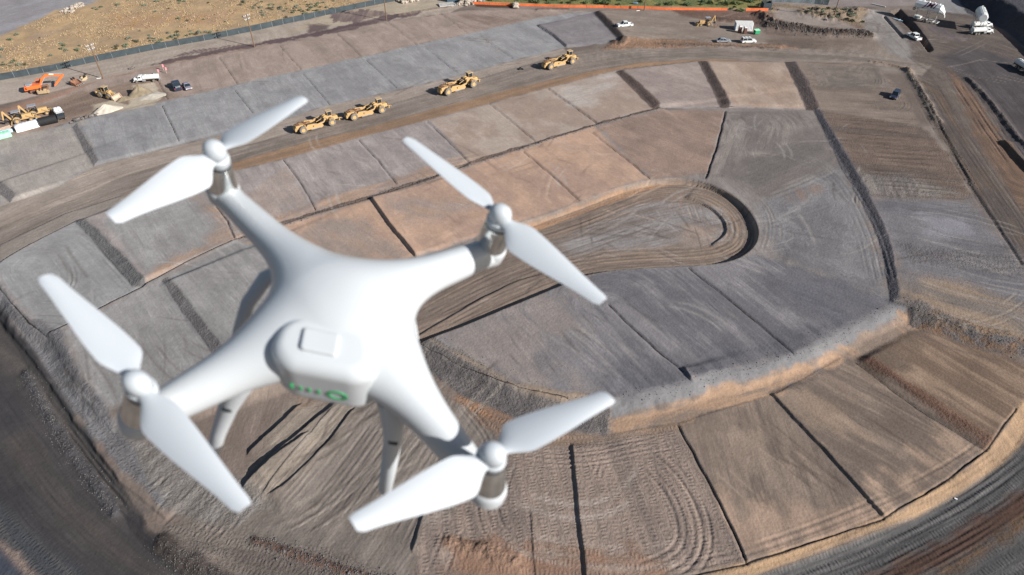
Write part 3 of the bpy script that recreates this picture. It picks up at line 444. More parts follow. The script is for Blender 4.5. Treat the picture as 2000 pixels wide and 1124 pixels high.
def terrain(X, Y):
    n = X.shape[0]; Z = np.zeros(n); S = np.zeros(n); A = X*1.0; par = np.zeros((n, 3)); par[:, 0] = .3
    S[:] = Y
    n1 = fbm(X*.06, Y*.06, 3, 4)
    m = sst((n1-.35)*3.3)[:, None]
    C = BASE['c']*m+BASE['c2']*(1-m); seam_shade = np.full(n, 8.0)
    wobx = (fbm(X*.35, Y*.35, 11, 4)-.5)*2
    patch = fbm(X*.09, Y*.09, 41, 4)
    for r in REG:
        I = bb(X, Y, r['p'], r['e']+1)
        if not len(I): continue
        x, y = X[I], Y[I]; sd = poly_sd(x, y, r['p'])+wobx[I]*r['wob']
        k = sst(.5-sd/(2*r['e']+1e-6)); J = k > .001
        if not J.any(): continue
        I = I[J]; k = k[J]; sd = sd[J]; x = x[J]; y = y[J]
        if r['d'] is None: a, s = x, y
        elif r['d'] == 'edge':
            cx = sum(p[0] for p in r['p'])/len(r['p']); cy = sum(p[1] for p in r['p'])/len(r['p'])
            a = -sd; s = np.arctan2(y-cy, x-cx)*20
        else:
            dd, sg, ar, L = line_ds(x, y, r['d']); a = dd*sg; s = ar
        fa, fs = r['f']
        nn = fbm(a*fa, s*fs, 77, 6, .68)*.7+patch[I]*.3
        if r['wob'] > 2.5: k = sst(.5-(sd+(nn-.5)*r['wob']*3.5)/(2*r['e']+1e-6))
        mx = sst((nn-.5)*5.0*r['con']+.5)*r['mix']
        c = r['c'][None]*(1-mx[:, None])+r['c2'][None]*mx[:, None]
        C[I] = C[I]*(1-k[:, None])+c*k[:, None]
        par[I] = par[I]*(1-k[:, None])+np.array(r['par'])*k[:, None]
        h = k > .5; A[I[h]] = a[h]; S[I[h]] = s[h]
    for q, (p, dz, wd) in enumerate(LEV):
        I = bb(X, Y, p, wd); sd = poly_sd(X[I], Y[I], p)+wobx[I]*min(.5, wd*.12)
        st = sst(-sd/wd) if wd > 3 else np.clip(-sd/wd, 0, 1)
        if q == BOWLI: Z[I] = np.minimum(Z[I], dz*st)
        else: Z[I] += dz*st
    for p, h, fw, dec, hi, tr in SCP:
        I = bb(X, Y, p, dec*4); d, sg, ar, L = line_ds(X[I], Y[I], p); d = d*sg*hi
        fl = 1.5 if h < .7 else 2.2*h
        endf = sst(ar/fl+.5)*sst((L-ar)/fl+.5)
        dw = d+wobx[I]*.18
        ramp = np.clip(dw/fw+.5, 0, 1) if fw > 1.5 else sst(dw/fw+.5)
        up = ramp*np.exp(-np.maximum(dw, 0)/dec*1.1)
        Z[I] += h*up*endf
        if tr:
            Z[I] -= tr*.6*np.exp(-((dw+fw*.5+.05)/.2)**2)*endf
            hw_ = (.06+.20*tr)*(.75+.5*vn(ar*.5, ar*0+h*31, 9)); cov = np.clip(np.maximum(-ar, ar-L), 0, None)
            seam_shade[I] = np.minimum(seam_shade[I], (np.abs(dw+fw*.5)+cov)/hw_)  # distance field for the shade line painted along the seam
    for p, hw, h, rg, tone in RDG:
        I = bb(X, Y, p, hw*2+1); d, sg, ar, L = line_ds(X[I], Y[I], p)
        d = d+wobx[I]*hw*.35; k = np.exp(-(np.maximum(d, 0)/hw)**2*1.6)
        cl = fbm(X[I]*.55, Y[I]*.4, 5, 3, .6); cl = .5+.5*(np.abs(cl-.5)*-4+1)*rg+.25*(1-rg)
        Z[I] += h*k*np.clip(cl, .3, 1.2)
        par[I, 0] = np.maximum(par[I, 0], k*(.6+.4*rg))
        if tone is not None:
            kk = sst(k*1.8-.35)[:, None]; C[I] = C[I]*(1-kk)+tone*(.8+.4*vn(X[I]*1.3, Y[I]*1.3, 8))[:, None]*kk
    for p, hw, dep, tone, lip in TRK:
        if len(p) < 2: continue
        I = bb(X, Y, p, hw*4); d, sg, ar, L = line_ds(X[I], Y[I], p)
        br = sst((fbm(ar*.12+p[0][0], ar*0+p[0][1], 31, 3)-.28)*4)*sst((ar)/3)*sst((L-ar)/3)
        k = np.exp(-(d/hw)**2)*br
        Z[I] += dep*.55*k+.55*lip*np.exp(-((d-hw*1.9)/(hw*.7))**2)*br
        if tone is not None: C[I] = C[I]*(1-.55*k[:, None])+tone*.55*k[:, None]
    R = par[:, 0]
    Z += R*R*.17*(fbm(X*.9, Y*.9, 21, 4, .6)-.5)
    Z += par[:, 2]*.05*(fbm(A*1.6, S*.04, 23, 3, .6)-.5)
    Z += .35*(fbm(X*.035, Y*.035, 25, 2)-.5)
    return Z, C, A, S, par, seam_shade
# one sheet: fine where the photograph looks, growing coarser out to the horizon
dn = np.arange(-150, 2151, 2.0); us = (dn-1000)/F
ext = us[-1]+np.cumsum(.006*1.45**np.arange(17)); us = np.concatenate([-ext[::-1], us, ext])
ys = np.arange(1215, -70, -1.8)
vv = (ys-562)/F; dd = CH/(SP+vv*CP); YY = dd*(CP-vv*SP)
up_ = YY[-1]+np.cumsum(1.0*1.30**np.arange(30)); dn_ = YY[0]-np.cumsum(.3*1.45**np.arange(17))
YY = np.concatenate([dn_[::-1], YY, up_])
WD = CH*SP+np.maximum(YY, 20)*CP               # depth of each row along the optical axis -> spacing of its vertices
XX = us[None, :]*WD[:, None]; YG = np.repeat(YY[:, None], len(us), 1)
nr, nc = XX.shape
TX, TY = XX.ravel(), YG.ravel()
TZ, TC, TA, TS, TP, TK_ = terrain(TX, TY)
ZG = TZ.reshape(nr, nc)
def gza(x, y):                                  # height of the finished sheet at given points
    x = np.asarray(x, float); y = np.asarray(y, float)
    r = np.clip(np.searchsorted(YY, y)-1, 0, nr-2); ty = np.clip((y-YY[r])/(YY[r+1]-YY[r]), 0, 1)
    uu = x/(WD[r]*(1-ty)+WD[r+1]*ty); c = np.clip(np.searchsorted(us, uu)-1, 0, nc-2); tx = np.clip((uu-us[c])/(us[c+1]-us[c]), 0, 1)
    return (ZG[r, c]*(1-tx)+ZG[r, c+1]*tx)*(1-ty)+(ZG[r+1, c]*(1-tx)+ZG[r+1, c+1]*tx)*ty
def gz(x, y): return float(gza(x, y))
def G(px, py):                                  # point of the site's surface seen at that place of the photograph
    z = 0.0
    for _ in range(3):
        x, y = U(px, py, z); z = gz(x, y)
    x, y = U(px, py, z); return Vector((x, y, z))
# loose random jitter of soil colour, clod scale
TC = np.clip(TC*(.93+.14*fbm(TX*.8, TY*.8, 51, 3))[:, None], 0, 1)
me = bpy.data.meshes.new('ground')
me.vertices.add(nr*nc); me.vertices.foreach_set('co', np.stack([TX, TY, TZ], 1).astype(np.float32).ravel())
i0 = (np.arange(nr-1)[:, None]*nc+np.arange(nc-1)[None, :]).ravel()
quads = np.stack([i0, i0+1, i0+1+nc, i0+nc], 1).astype(np.int32)
me.loops.add(quads.size); me.loops.foreach_set('vertex_index', quads.ravel())
me.polygons.add(len(quads)); me.polygons.foreach_set('loop_start', np.arange(0, quads.size, 4, dtype=np.int32))
me.polygons.foreach_set('loop_total', np.full(len(quads), 4, np.int32))
me.polygons.foreach_set('use_smooth', np.ones(len(quads), bool))
me.update(calc_edges=True)
at = me.attributes.new('soil', 'FLOAT_COLOR', 'POINT'); at.data.foreach_set('color', np.concatenate([TC, np.ones((len(TC), 1))], 1).astype(np.float32).ravel())
at = me.attributes.new('grain', 'FLOAT_VECTOR', 'POINT'); at.data.foreach_set('vector', np.stack([TA, TS, TK_], 1).astype(np.float32).ravel())
at = me.attributes.new('kind', 'FLOAT_VECTOR', 'POINT'); at.data.foreach_set('vector', TP.astype(np.float32).ravel())
ground = bpy.data.objects.new('ground', me); COL.objects.link(ground); ground['kind'] = 'structure'

gm = bpy.data.materials.new('soil'); gm.use_nodes = True; T = gm.node_tree; N = T.nodes; Lk = T.links.new
bs = N['Principled BSDF']; bs.inputs['Roughness'].default_value = .95; bs.inputs['Specular IOR Level'].default_value = .15
def nd(t, **k):
    n = N.new(t)
    for a, b in k.items(): setattr(n, a, b)
    return n
def mth(op, a, b=None, c=None):
    n = nd('ShaderNodeMath', operation=op)
    for i, v in enumerate((a, b, c)):
        if v is None: continue
        if isinstance(v, (int, float)): n.inputs[i].default_value = v
        else: Lk(v, n.inputs[i])
    return n.outputs[0]
aS = nd('ShaderNodeAttribute', attribute_name='soil'); aG = nd('ShaderNodeAttribute', attribute_name='grain'); aK = nd('ShaderNodeAttribute', attribute_name='kind')
tc = nd('ShaderNodeTexCoord')
sepK = nd('ShaderNodeSeparateXYZ'); Lk(aK.outputs['Vector'], sepK.inputs[0]); sepG = nd('ShaderNodeSeparateXYZ'); Lk(aG.outputs['Vector'], sepG.inputs[0])
mp = nd('ShaderNodeMapping'); mp.inputs['Scale'].default_value = (1.3, .09, 1); Lk(aG.outputs['Vector'], mp.inputs[0])
ns = nd('ShaderNodeTexNoise'); ns.inputs['Scale'].default_value = 1; ns.inputs['Detail'].default_value = 6; ns.inputs['Roughness'].default_value = .72; Lk(mp.outputs[0], ns.inputs['Vector'])
nf = nd('ShaderNodeTexNoise'); nf.inputs['Scale'].default_value = 1.3; nf.inputs['Detail'].default_value = 8; nf.inputs['Roughness'].default_value = .7; Lk(tc.outputs['Object'], nf.inputs['Vector'])
nm = nd('ShaderNodeTexNoise'); nm.inputs['Scale'].default_value = .16; nm.inputs['Detail'].default_value = 8; nm.inputs['Roughness'].default_value = .6; Lk(tc.outputs['Object'], nm.inputs['Vector'])
mp2 = nd('ShaderNodeMapping'); mp2.inputs['Scale'].default_value = (.35, .5, 1); Lk(aG.outputs['Vector'], mp2.inputs[0])
lane = nd('ShaderNodeTexNoise'); lane.inputs['Scale'].default_value = 1; lane.inputs['Detail'].default_value = 1; Lk(mp2.outputs[0], lane.inputs['Vector'])
vo = nd('ShaderNodeTexVoronoi'); vo.inputs['Scale'].default_value = 2.2; Lk(tc.outputs['Object'], vo.inputs['Vector'])
# colour
smask = nd('ShaderNodeMapRange'); smask.inputs['From Min'].default_value = .38; smask.inputs['From Max'].default_value = .62; smask.inputs['To Min'].default_value = .25; Lk(nm.outputs[0], smask.inputs['Value'])
sa = mth('MULTIPLY_ADD', mth('SUBTRACT', ns.outputs[0], .5), mth('MULTIPLY', mth('MULTIPLY_ADD', sepK.outputs[2], 1.0, .0), smask.outputs[0]), 1.0)
sb = mth('MULTIPLY_ADD', mth('SUBTRACT', nf.outputs[0], .5), .55, 1.0)
sc_ = mth('MULTIPLY_ADD', mth('SUBTRACT', nm.outputs[0], .5), .65, 1.0)
mp3 = nd('ShaderNodeMapping'); mp3.inputs['Scale'].default_value = (2.6, .16, 1); Lk(aG.outputs['Vector'], mp3.inputs[0])
sx_ = nd('ShaderNodeTexNoise'); sx_.inputs['Scale'].default_value = 1; sx_.inputs['Detail'].default_value = 3; sx_.inputs['Roughness'].default_value = .6; Lk(mp3.outputs[0], sx_.inputs['Vector'])
def band(src, lo, hi, amt):
    r = nd('ShaderNodeMapRange'); r.inputs['From Min'].default_value = lo; r.inputs['From Max'].default_value = hi; r.inputs['To Min'].default_value = 0; r.inputs['To Max'].default_value = amt; Lk(src, r.inputs['Value']); return r.outputs[0]
scr = mth('MULTIPLY', mth('MULTIPLY', band(sx_.outputs[0], .58, .66, .30), sepK.outputs[2]), smask.outputs[0])
scd = mth('MULTIPLY', mth('MULTIPLY', band(sx_.outputs[0], .40, .33, .34), sepK.outputs[2]), smask.outputs[0])
sp1 = nd('ShaderNodeTexNoise'); sp1.inputs['Scale'].default_value = 1.9; sp1.inputs['Detail'].default_value = 4; sp1.inputs['Roughness'].default_value = .7; Lk(tc.outputs['Object'], sp1.inputs['Vector'])
spk = mth('ADD', band(sp1.outputs[0], .62, .70, -.30), band(sp1.outputs[0], .36, .30, .18))
tot = mth('MULTIPLY', mth('MULTIPLY', mth('MULTIPLY', sa, sb), sc_), mth('ADD', mth('ADD', 1.0, spk), mth('SUBTRACT', scr, scd)))
vm = nd('ShaderNodeVectorMath', operation='SCALE'); Lk(aS.outputs['Color'], vm.inputs[0]); Lk(tot, vm.inputs['Scale'])
seam_mask = nd('ShaderNodeMapRange'); seam_mask.inputs['From Min'].default_value = 1.35; seam_mask.inputs['From Max'].default_value = .75; Lk(mth('MULTIPLY_ADD', mth('SUBTRACT', nf.outputs[0], .5), 1.2, sepG.outputs[2]), seam_mask.inputs['Value'])
cm = nd('ShaderNodeMix', data_type='RGBA'); Lk(seam_mask.outputs[0], cm.inputs['Factor']); Lk(vm.outputs[0], cm.inputs['A']); cm.inputs['B'].default_value = (.035, .028, .025, 1); Lk(cm.outputs['Result'], bs.inputs['Base Color'])  # step shade along the seams, painted as a dark soil tone
# relief: clods, drag marks, dozer cleats
sepc = mth('MULTIPLY', sepG.outputs[1], 2*math.pi/.62)
wob = mth('MULTIPLY', lane.outputs[0], 14.0)
cle = mth('SINE', mth('ADD', sepc, wob))
lanem = mth('GREATER_THAN', mth('SINE', mth('ADD', mth('MULTIPLY', sepG.outputs[0], 2*math.pi/1.7), mth('MULTIPLY', lane.outputs[0], 5.0))), -.2)
hc = mth('MULTIPLY', mth('MULTIPLY', cle, lanem), mth('MULTIPLY', sepK.outputs[1], .030))
hs = mth('MULTIPLY', ns.outputs[0], mth('MULTIPLY', mth('MULTIPLY', sepK.outputs[2], smask.outputs[0]), .10))
hr = mth('MULTIPLY', nf.outputs[0], mth('MULTIPLY', mth('MULTIPLY', sepK.outputs[0], sepK.outputs[0]), .55))
hv = mth('MULTIPLY', vo.outputs[0], mth('MULTIPLY', sepK.outputs[0], .12))
ht = mth('ADD', mth('ADD', hc, hs), mth('SUBTRACT', hr, hv))
bp = nd('ShaderNodeBump'); bp.inputs['Strength'].default_value = .8; bp.inputs['Distance'].default_value = 1.0; Lk(ht, bp.inputs['Height']); Lk(bp.outputs[0], bs.inputs['Normal'])
me.materials.append(gm)
# ------------------------------------------------------------------ building kit
_mats = {}
def mat(name, c, rough=.6, metal=0.0, dirt=.12, scale=3.0, coat=0.0, bump=0.0, dust=None, emit=0):
    if name in _mats: return _mats[name]
    m = bpy.data.materials.new(name); m.use_nodes = True; t = m.node_tree; b = t.nodes['Principled BSDF']
    b.inputs['Roughness'].default_value = rough; b.inputs['Metallic'].default_value = metal
    b.inputs['Coat Weight'].default_value = coat
    tcn = t.nodes.new('ShaderNodeTexCoord'); no = t.nodes.new('ShaderNodeTexNoise'); no.inputs['Scale'].default_value = scale
    no.inputs['Detail'].default_value = 5; t.links.new(tcn.outputs['Object'], no.inputs['Vector'])
    r = t.nodes.new('ShaderNodeValToRGB'); r.color_ramp.elements[0].position = .35; r.color_ramp.elements[1].position = .7
    d = dust or tuple(x*(1-2*dirt) for x in c)
    r.color_ramp.elements[0].color = (*c, 1); r.color_ramp.elements[1].color = (*(x*(1-dirt*3 if dust else 1)+y*(dirt*3 if dust else 0) for x, y in zip(c, d)), 1) if dust else (*d, 1)
    t.links.new(no.outputs[0], r.inputs[0]); t.links.new(r.outputs[0], b.inputs['Base Color'])
    if bump:
        bn = t.nodes.new('ShaderNodeBump'); bn.inputs['Strength'].default_value = bump; bn.inputs['Distance'].default_value = .1
        t.links.new(no.outputs[0], bn.inputs['Height']); t.links.new(bn.outputs[0], b.inputs['Normal'])
    if emit:
        b.inputs['Emission Color'].default_value = (*c, 1); b.inputs['Emission Strength'].default_value = emit
    _mats[name] = m; return m
DUST = (.34, .26, .19)
def M(k):
    tab = dict(
        yellow=((.52, .32, .11), .6, 0, .22, 2.5, .1, 0, DUST), paleyellow=((.50, .37, .21), .6, 0, .2, 2.5, 0, 0, DUST), orange=((.86, .16, .03), .45, 0, .06, 1.5, .2, 0, (.6, .25, .12)),
        rubber=((.07, .068, .066), .85, 0, .25, 4, 0, 0, (.26, .22, .18)), tyretan=((.10, .092, .085), .9, 0, .3, 4, 0, 0, (.3, .26, .22)), rim=((.55, .33, .11), .6, 0, .1, 3, 0, 0, DUST), steelrim=((.55, .55, .55), .35, .7, .1, 3),
        dark=((.025, .025, .028), .6, 0, .1, 3), soilin=((.10, .075, .055), .95, 0, .3, 3), glass=((.02, .03, .04), .12, 0, .02, 1), white=((.80, .81, .80), .4, 0, .05, 1.2, .2), dirtywhite=((.72, .72, .69), .55, 0, .12, 1.2, 0, 0, (.5, .45, .38)),
        silver=((.50, .53, .58), .3, .5, .05, 1, .5), navy=((.035, .045, .08), .3, .2, .05, 1, .6), grey=((.32, .33, .35), .5, 0, .1, 2), mauve=((.33, .31, .36), .35, .3, .06, 1, .4), bluegrey=((.13, .20, .26), .5, 0, .1, 1), lightblue=((.30, .48, .62), .45, 0, .06, 1),
        green=((.03, .30, .14), .5, 0, .1, 3), palegreen=((.36, .78, .50), .6, 0, .08, 1.2, 0, .4), tarpblue=((.42, .66, .85), .6, 0, .06, 1.2), tarpwhite=((.86, .87, .88), .6, 0, .05, 1.5, 0, .6), brown=((.16, .08, .06), .6, 0, .1, 2), wood=((.20, .12, .075), .9, 0, .2, 6), board=((.55, .42, .32), .8, 0, .15, 3),
        rust=((.25, .12, .07), .85, 0, .25, 3), rock=((.50, .43, .36), .9, 0, .25, 1.4, 0, .6), darkrock=((.20, .175, .16), .95, 0, .3, 1.4, 0, .6), pink=((.95, .30, .38), .7, 0, .05, 2), red=((.42, .03, .05), .5, 0, .05, 2), letter=((.16, .03, .07), .5, 0, .05, 2),
        fence=((.045, .062, .072), .8, 0, .18, .6), fencegrey=((.20, .24, .26), .7, 0, .2, .5), orangemesh=((.90, .20, .06), .7, 0, .12, 1.5), galv=((.45, .47, .48), .5, .5, .1, 3), insul=((.75, .77, .8), .3, 0, .05, 3), black=((.012, .012, .014), .75, 0, .2, 2, 0, .5), sand=((.50, .45, .38), .95, 0, .12, .8, 0, .8), dampsand=((.25, .20, .135), .95, 0, .2, .8, 0, .8),
        concrete=((.45, .43, .40), .9, 0, .15, 1), tail=((.35, .02, .02), .4, 0, .05, 2), lamp=((.8, .8, .78), .2, 0, .05, 2))
    a = list(tab[k])+[None]*8; return mat(k, a[0], a[1], a[2], a[3], a[4] or 3, a[5] or 0, a[6] or 0, a[7])
class MB:
    def __init__(s): s.v = []; s.f = []; s.M = Matrix.Identity(4)
    def add(s, vs, fs):
        o = len(s.v); s.v += [s.M @ Vector(v) for v in vs]; s.f += [tuple(i+o for i in f) for f in fs]; return s
    def box(s, c, d, rot=None, taper=(1, 1), shift=(0, 0)):
        x, y, z = [q/2 for q in d]; tx, ty = taper; sx, sy = shift
        vs = [Vector(v) for v in [(-x, -y, -z), (x, -y, -z), (x, y, -z), (-x, y, -z), (-x*tx+sx, -y*ty+sy, z), (x*tx+sx, -y*ty+sy, z), (x*tx+sx, y*ty+sy, z), (-x*tx+sx, y*ty+sy, z)]]
        m = Euler(rot).to_matrix() if rot else Matrix.Identity(3)
        return s.add([m @ v+Vector(c) for v in vs], [(0, 3, 2, 1), (4, 5, 6, 7), (0, 1, 5, 4), (1, 2, 6, 5), (2, 3, 7, 6), (3, 0, 4, 7)])
    def tube(s, pts, rs, n=12, caps=True):
        pts = [Vector(p) for p in pts]
        if isinstance(rs, (int, float)): rs = [rs]*len(pts)
        vs = []; fs = []; ref = None
        for i, p in enumerate(pts):
            d = (pts[min(i+1, len(pts)-1)]-pts[max(i-1, 0)]).normalized()
            if ref is None: ref = Vector((0, 0, 1)) if abs(d.z) < .9 else Vector((1, 0, 0))
            a = d.cross(ref).normalized(); b = a.cross(d).normalized(); ref = b
            for k in range(n):
                t = 2*math.pi*k/n; vs.append(p+(a*math.cos(t)+b*math.sin(t))*rs[i])
        for i in range(len(pts)-1):
            for k in range(n):
                q = (k+1) % n; fs.append((i*n+k, i*n+q, (i+1)*n+q, (i+1)*n+k))
        if caps: fs += [tuple(range(n)), tuple((len(pts)-1)*n+k for k in reversed(range(n)))]
        return s.add(vs, fs)
    def prism(s, prof, y0, y1, taper=1.0):      # outline in x,z pushed along y
        n = len(prof); cx = sum(p[0] for p in prof)/n; cz = sum(p[1] for p in prof)/n
        vs = [(x, y0, z) for x, z in prof]+[(cx+(x-cx)*taper, y1, cz+(z-cz)*taper) for x, z in prof]
        fs = [tuple(reversed(range(n))), tuple(range(n, 2*n))]+[(i, (i+1) % n, n+(i+1) % n, n+i) for i in range(n)]
        return s.add(vs, fs)
    def beam(s, a, b, w, h=None):
        a = Vector(a); b = Vector(b); h = h or w; d = b-a; q = d.to_track_quat('X', 'Z').to_matrix(); m = (a+b)/2
        L = d.length/2
        vs = [q @ Vector((sx*L, sy*w/2, sz*h/2))+m for sx, sy, sz in [(-1, -1, -1), (1, -1, -1), (1, 1, -1), (-1, 1, -1), (-1, -1, 1), (1, -1, 1), (1, 1, 1), (-1, 1, 1)]]
        return s.add(vs, [(0, 3, 2, 1), (4, 5, 6, 7), (0, 1, 5, 4), (1, 2, 6, 5), (2, 3, 7, 6), (3, 0, 4, 7)])
    def blob(s, c, r, seed=0, rough=.25, n=7, m=5):
        rr = random.Random(seed); vs = []; fs = []
        rx, ry, rz = (r, r, r) if isinstance(r, (int, float)) else r
        for j in range(m+1):
            for i in range(n):
                ph = math.pi*j/m; t = 2*math.pi*i/n; k = 1+rr.uniform(-rough, rough)
                vs.append((c[0]+rx*k*math.sin(ph)*math.cos(t), c[1]+ry*k*math.sin(ph)*math.sin(t), c[2]+rz*k*math.cos(ph)))
        for j in range(m):
            for i in range(n): q = (i+1) % n; fs.append((j*n+i, (j+1)*n+i, (j+1)*n+q, j*n+q))
        return s.add(vs, fs)
    def build(s, name, m, parent=None, smooth=False, bevel=0, seg=1):
        me = bpy.data.meshes.new(name); me.from_pydata([tuple(v) for v in s.v], [], s.f); me.validate()
        me.materials.append(M(m) if isinstance(m, str) else m); me.update()
        if smooth: me.polygons.foreach_set('use_smooth', [True]*len(me.polygons))
        o = bpy.data.objects.new(name, me); COL.objects.link(o)
        if parent: o.parent = parent
        if bevel:
            b = o.modifiers.new('bevel', 'BEVEL'); b.width = bevel; b.segments = seg; b.limit_method = 'ANGLE'; b.angle_limit = R_(40)
        if smooth: me.set_sharp_from_angle(angle=R_(40))
        return o
def tag(o, label=None, cat=None, group=None, kind=None):
    if label: o['label'] = label
    if cat: o['category'] = cat
    if group: o['group'] = group
    if kind: o['kind'] = kind
    return o
def thing(name, label, cat, loc=(0, 0, 0), rz=0, group=None):
    o = bpy.data.objects.new(name, None); COL.objects.link(o); o.empty_display_size = .1
    o.location = loc; o.rotation_euler = (0, 0, rz); return tag(o, label, cat, group)
def kids(o): return [c for c in list(COL.objects) if c.parent == o]
def copy_tree(o, parent=None):
    c = o.copy(); COL.objects.link(c); c.parent = parent
    for ch in kids(o): copy_tree(ch, c)
    return c
def head(p, q):                                 # heading from one surveyed ground point to another
    a = G(*p); b = G(*q); return math.atan2(b.y-a.y, b.x-a.x)
def wheel(parent, x, y, r, w, rim='rim', name='wheel', tread='rubber'):
    o = MB().tube([(x, y-w/2, r), (x, y-w/2+w*.12, r), (x, y+w/2-w*.12, r), (x, y+w/2, r)], [r*.9, r, r, r*.9], 16).build(name, tread, parent, smooth=True)
    s = 1 if y > 0 else -1
    MB().tube([(x, y+s*w*.42, r), (x, y+s*(w*.5+.02), r)], [r*.52, r*.50], 12).build('rim', rim, o, smooth=True)
    return o
# ------------------------------------------------------------------ the quadcopter hovering in front of the lens
AF = Matrix(((1, -.11186, 0), (0, .85294, 0), (0, 0, 1)))      # its frame is a little wider than long
def rodr(w):
    w = Vector(w); return Matrix.Rotation(w.length, 3, w.normalized())
Rc = rodr((2.56171043, .249495572, .157165800)); tcam = Vector((-.131715192, -.00186276341, .524197813))
CW = Matrix(((1, 0, 0), (0, -SP, CP), (0, -CP, -SP)))          # photograph axes (right, down, forward) -> site
DM = (CW @ Rc).to_4x4(); DM.translation = Vector((0, 0, CH))+CW @ tcam
drone = thing('quadcopter', 'white four-rotor drone hovering close to the camera, green lights on its battery', 'drone')
drone.matrix_world = DM
DA = AF.to_4x4()
a_ = .1237
dwhite = mat('drone_shell', (.50, .53, .555), .34, 0, .015, 8, .3)
dprop = mat('drone_propeller', (.46, .495, .53), .5, 0, .015, 8, .1)
dgrey = mat('drone_underside', (.50, .53, .56), .5, 0, .02, 8)
dsteel = mat('drone_motor', (.80, .82, .80), .16, .95, .10, 60)
ddark = mat('drone_dark', (.02, .025, .03), .4, 0, .02, 8)
dgreen = mat('drone_led', (.02, .30, .10), .4, 0, .02, 8, emit=.06)
def dmb():
    m = MB(); m.M = DA; return m
def smin(a, b, k):
    h = np.clip(.5+.5*(b-a)/k, 0, 1); return b*(1-h)+a*h-k*h*(1-h)
def net(F, lo, st):                             # surface nets over a sampled distance field
    S = F < 0; nx, ny, nz = F.shape
    c = np.zeros((nx-1, ny-1, nz-1), int)
    for i in (0, 1):
        for j in (0, 1):
            for k in (0, 1): c += S[i:nx-1+i, j:ny-1+j, k:nz-1+k]
    act = (c > 0) & (c < 8); ids = -np.ones(act.shape, int); ids[act] = np.arange(act.sum())
    I = np.argwhere(act); acc = np.zeros((len(I), 3)); cnt = np.zeros(len(I))
    cor = [(i, j, k) for i in (0, 1) for j in (0, 1) for k in (0, 1)]
    for p in cor:
        for ax in range(3):
            if p[ax]: continue
            q = list(p); q[ax] = 1
            f0 = F[I[:, 0]+p[0], I[:, 1]+p[1], I[:, 2]+p[2]]; f1 = F[I[:, 0]+q[0], I[:, 1]+q[1], I[:, 2]+q[2]]
            m = (f0 < 0) != (f1 < 0); t = f0/(f0-f1+1e-30); P = np.tile(np.array(p, float), (len(I), 1)); P[:, ax] += t
            acc[m] += P[m]; cnt[m] += 1
    V = (I+acc/cnt[:, None])*st+np.array(lo)
    fs = []
    for ax in range(3):
        u, v = [(1, 2), (2, 0), (0, 1)][ax]
        sl0 = [slice(None)]*3; sl1 = [slice(None)]*3; sl0[ax] = slice(0, -1); sl1[ax] = slice(1, None)
        a = S[tuple(sl0)]; b = S[tuple(sl1)]; E = np.argwhere(a != b); E = E[(E[:, u] > 0) & (E[:, v] > 0)]
        E = E[(E[:, u] < F.shape[u]-1) & (E[:, v] < F.shape[v]-1)]
        def cell(du, dv):
            q = E.copy(); q[:, u] -= du; q[:, v] -= dv; return ids[q[:, 0], q[:, 1], q[:, 2]]
        Q = np.stack([cell(1, 1), cell(0, 1), cell(0, 0), cell(1, 0)], 1); fl = ~a[E[:, 0], E[:, 1], E[:, 2]]
        Q[fl] = Q[fl][:, ::-1]; fs.append(Q)
    return V, np.concatenate(fs)
st_ = .0022; lo_ = (-.175, -.175, -.100)
gx, gy, gzv = [np.arange(lo_[i], h, st_) for i, h in enumerate((.166, .166, .014))]
GX, GY, GZ = np.meshgrid(gx, gy, gzv, indexing='ij')
def ell(c, r):
    q = np.sqrt(((GX-c[0])/r[0])**2+((GY-c[1])/r[1])**2+((GZ-c[2])/r[2])**2); return (q-1)*min(r)
def cone(a, b, ra, rb, zs=1.0):
    a = np.array(a); b = np.array(b); d = b-a; t = np.clip(((GX-a[0])*d[0]+(GY-a[1])*d[1]+(GZ-a[2])*d[2])/(d@d), 0, 1)
    dz = (GZ-a[2]-t*d[2])*zs
    return (np.sqrt((GX-a[0]-t*d[0])**2+(GY-a[1]-t*d[1])**2+dz**2)-(ra+(rb-ra)*t))
Fd = ell((0, -.012, -.040), (.055, .057, .028))
SPL = {(-1, 1): (-.003, .001), (1, 1): (-.002, .001), (-1, -1): (-.0110, -.0065), (1, -1): (.003, -.0070)}   # splay of each motor foot
for sx in (-1, 1):
    for sy in (-1, 1):
        fx, fy = sx*a_+SPL[(sx, sy)][0], sy*a_+SPL[(sx, sy)][1]
        Fd = smin(Fd, cone((sx*.016, sy*.018-.002, -.037), (fx*.91, fy*.91, -.062), .0215 if sy > 0 else .0265, .0145), .034)
        Fd = smin(Fd, cone((fx, fy, -.064), (fx*1.01, fy*1.01, -.070), .0140, .0135), .010)
V_, Q_ = net(Fd, lo_, st_)
m_ = dmb(); m_.add([tuple(v) for v in V_], [tuple(int(i) for i in q) for q in Q_])
shell = m_.build('shell', dwhite, drone); shell.data.polygons.foreach_set('use_smooth', [True]*len(shell.data.polygons))
sm_ = shell.modifiers.new('smooth', 'SMOOTH'); sm_.iterations = 4; sm_.factor = .5
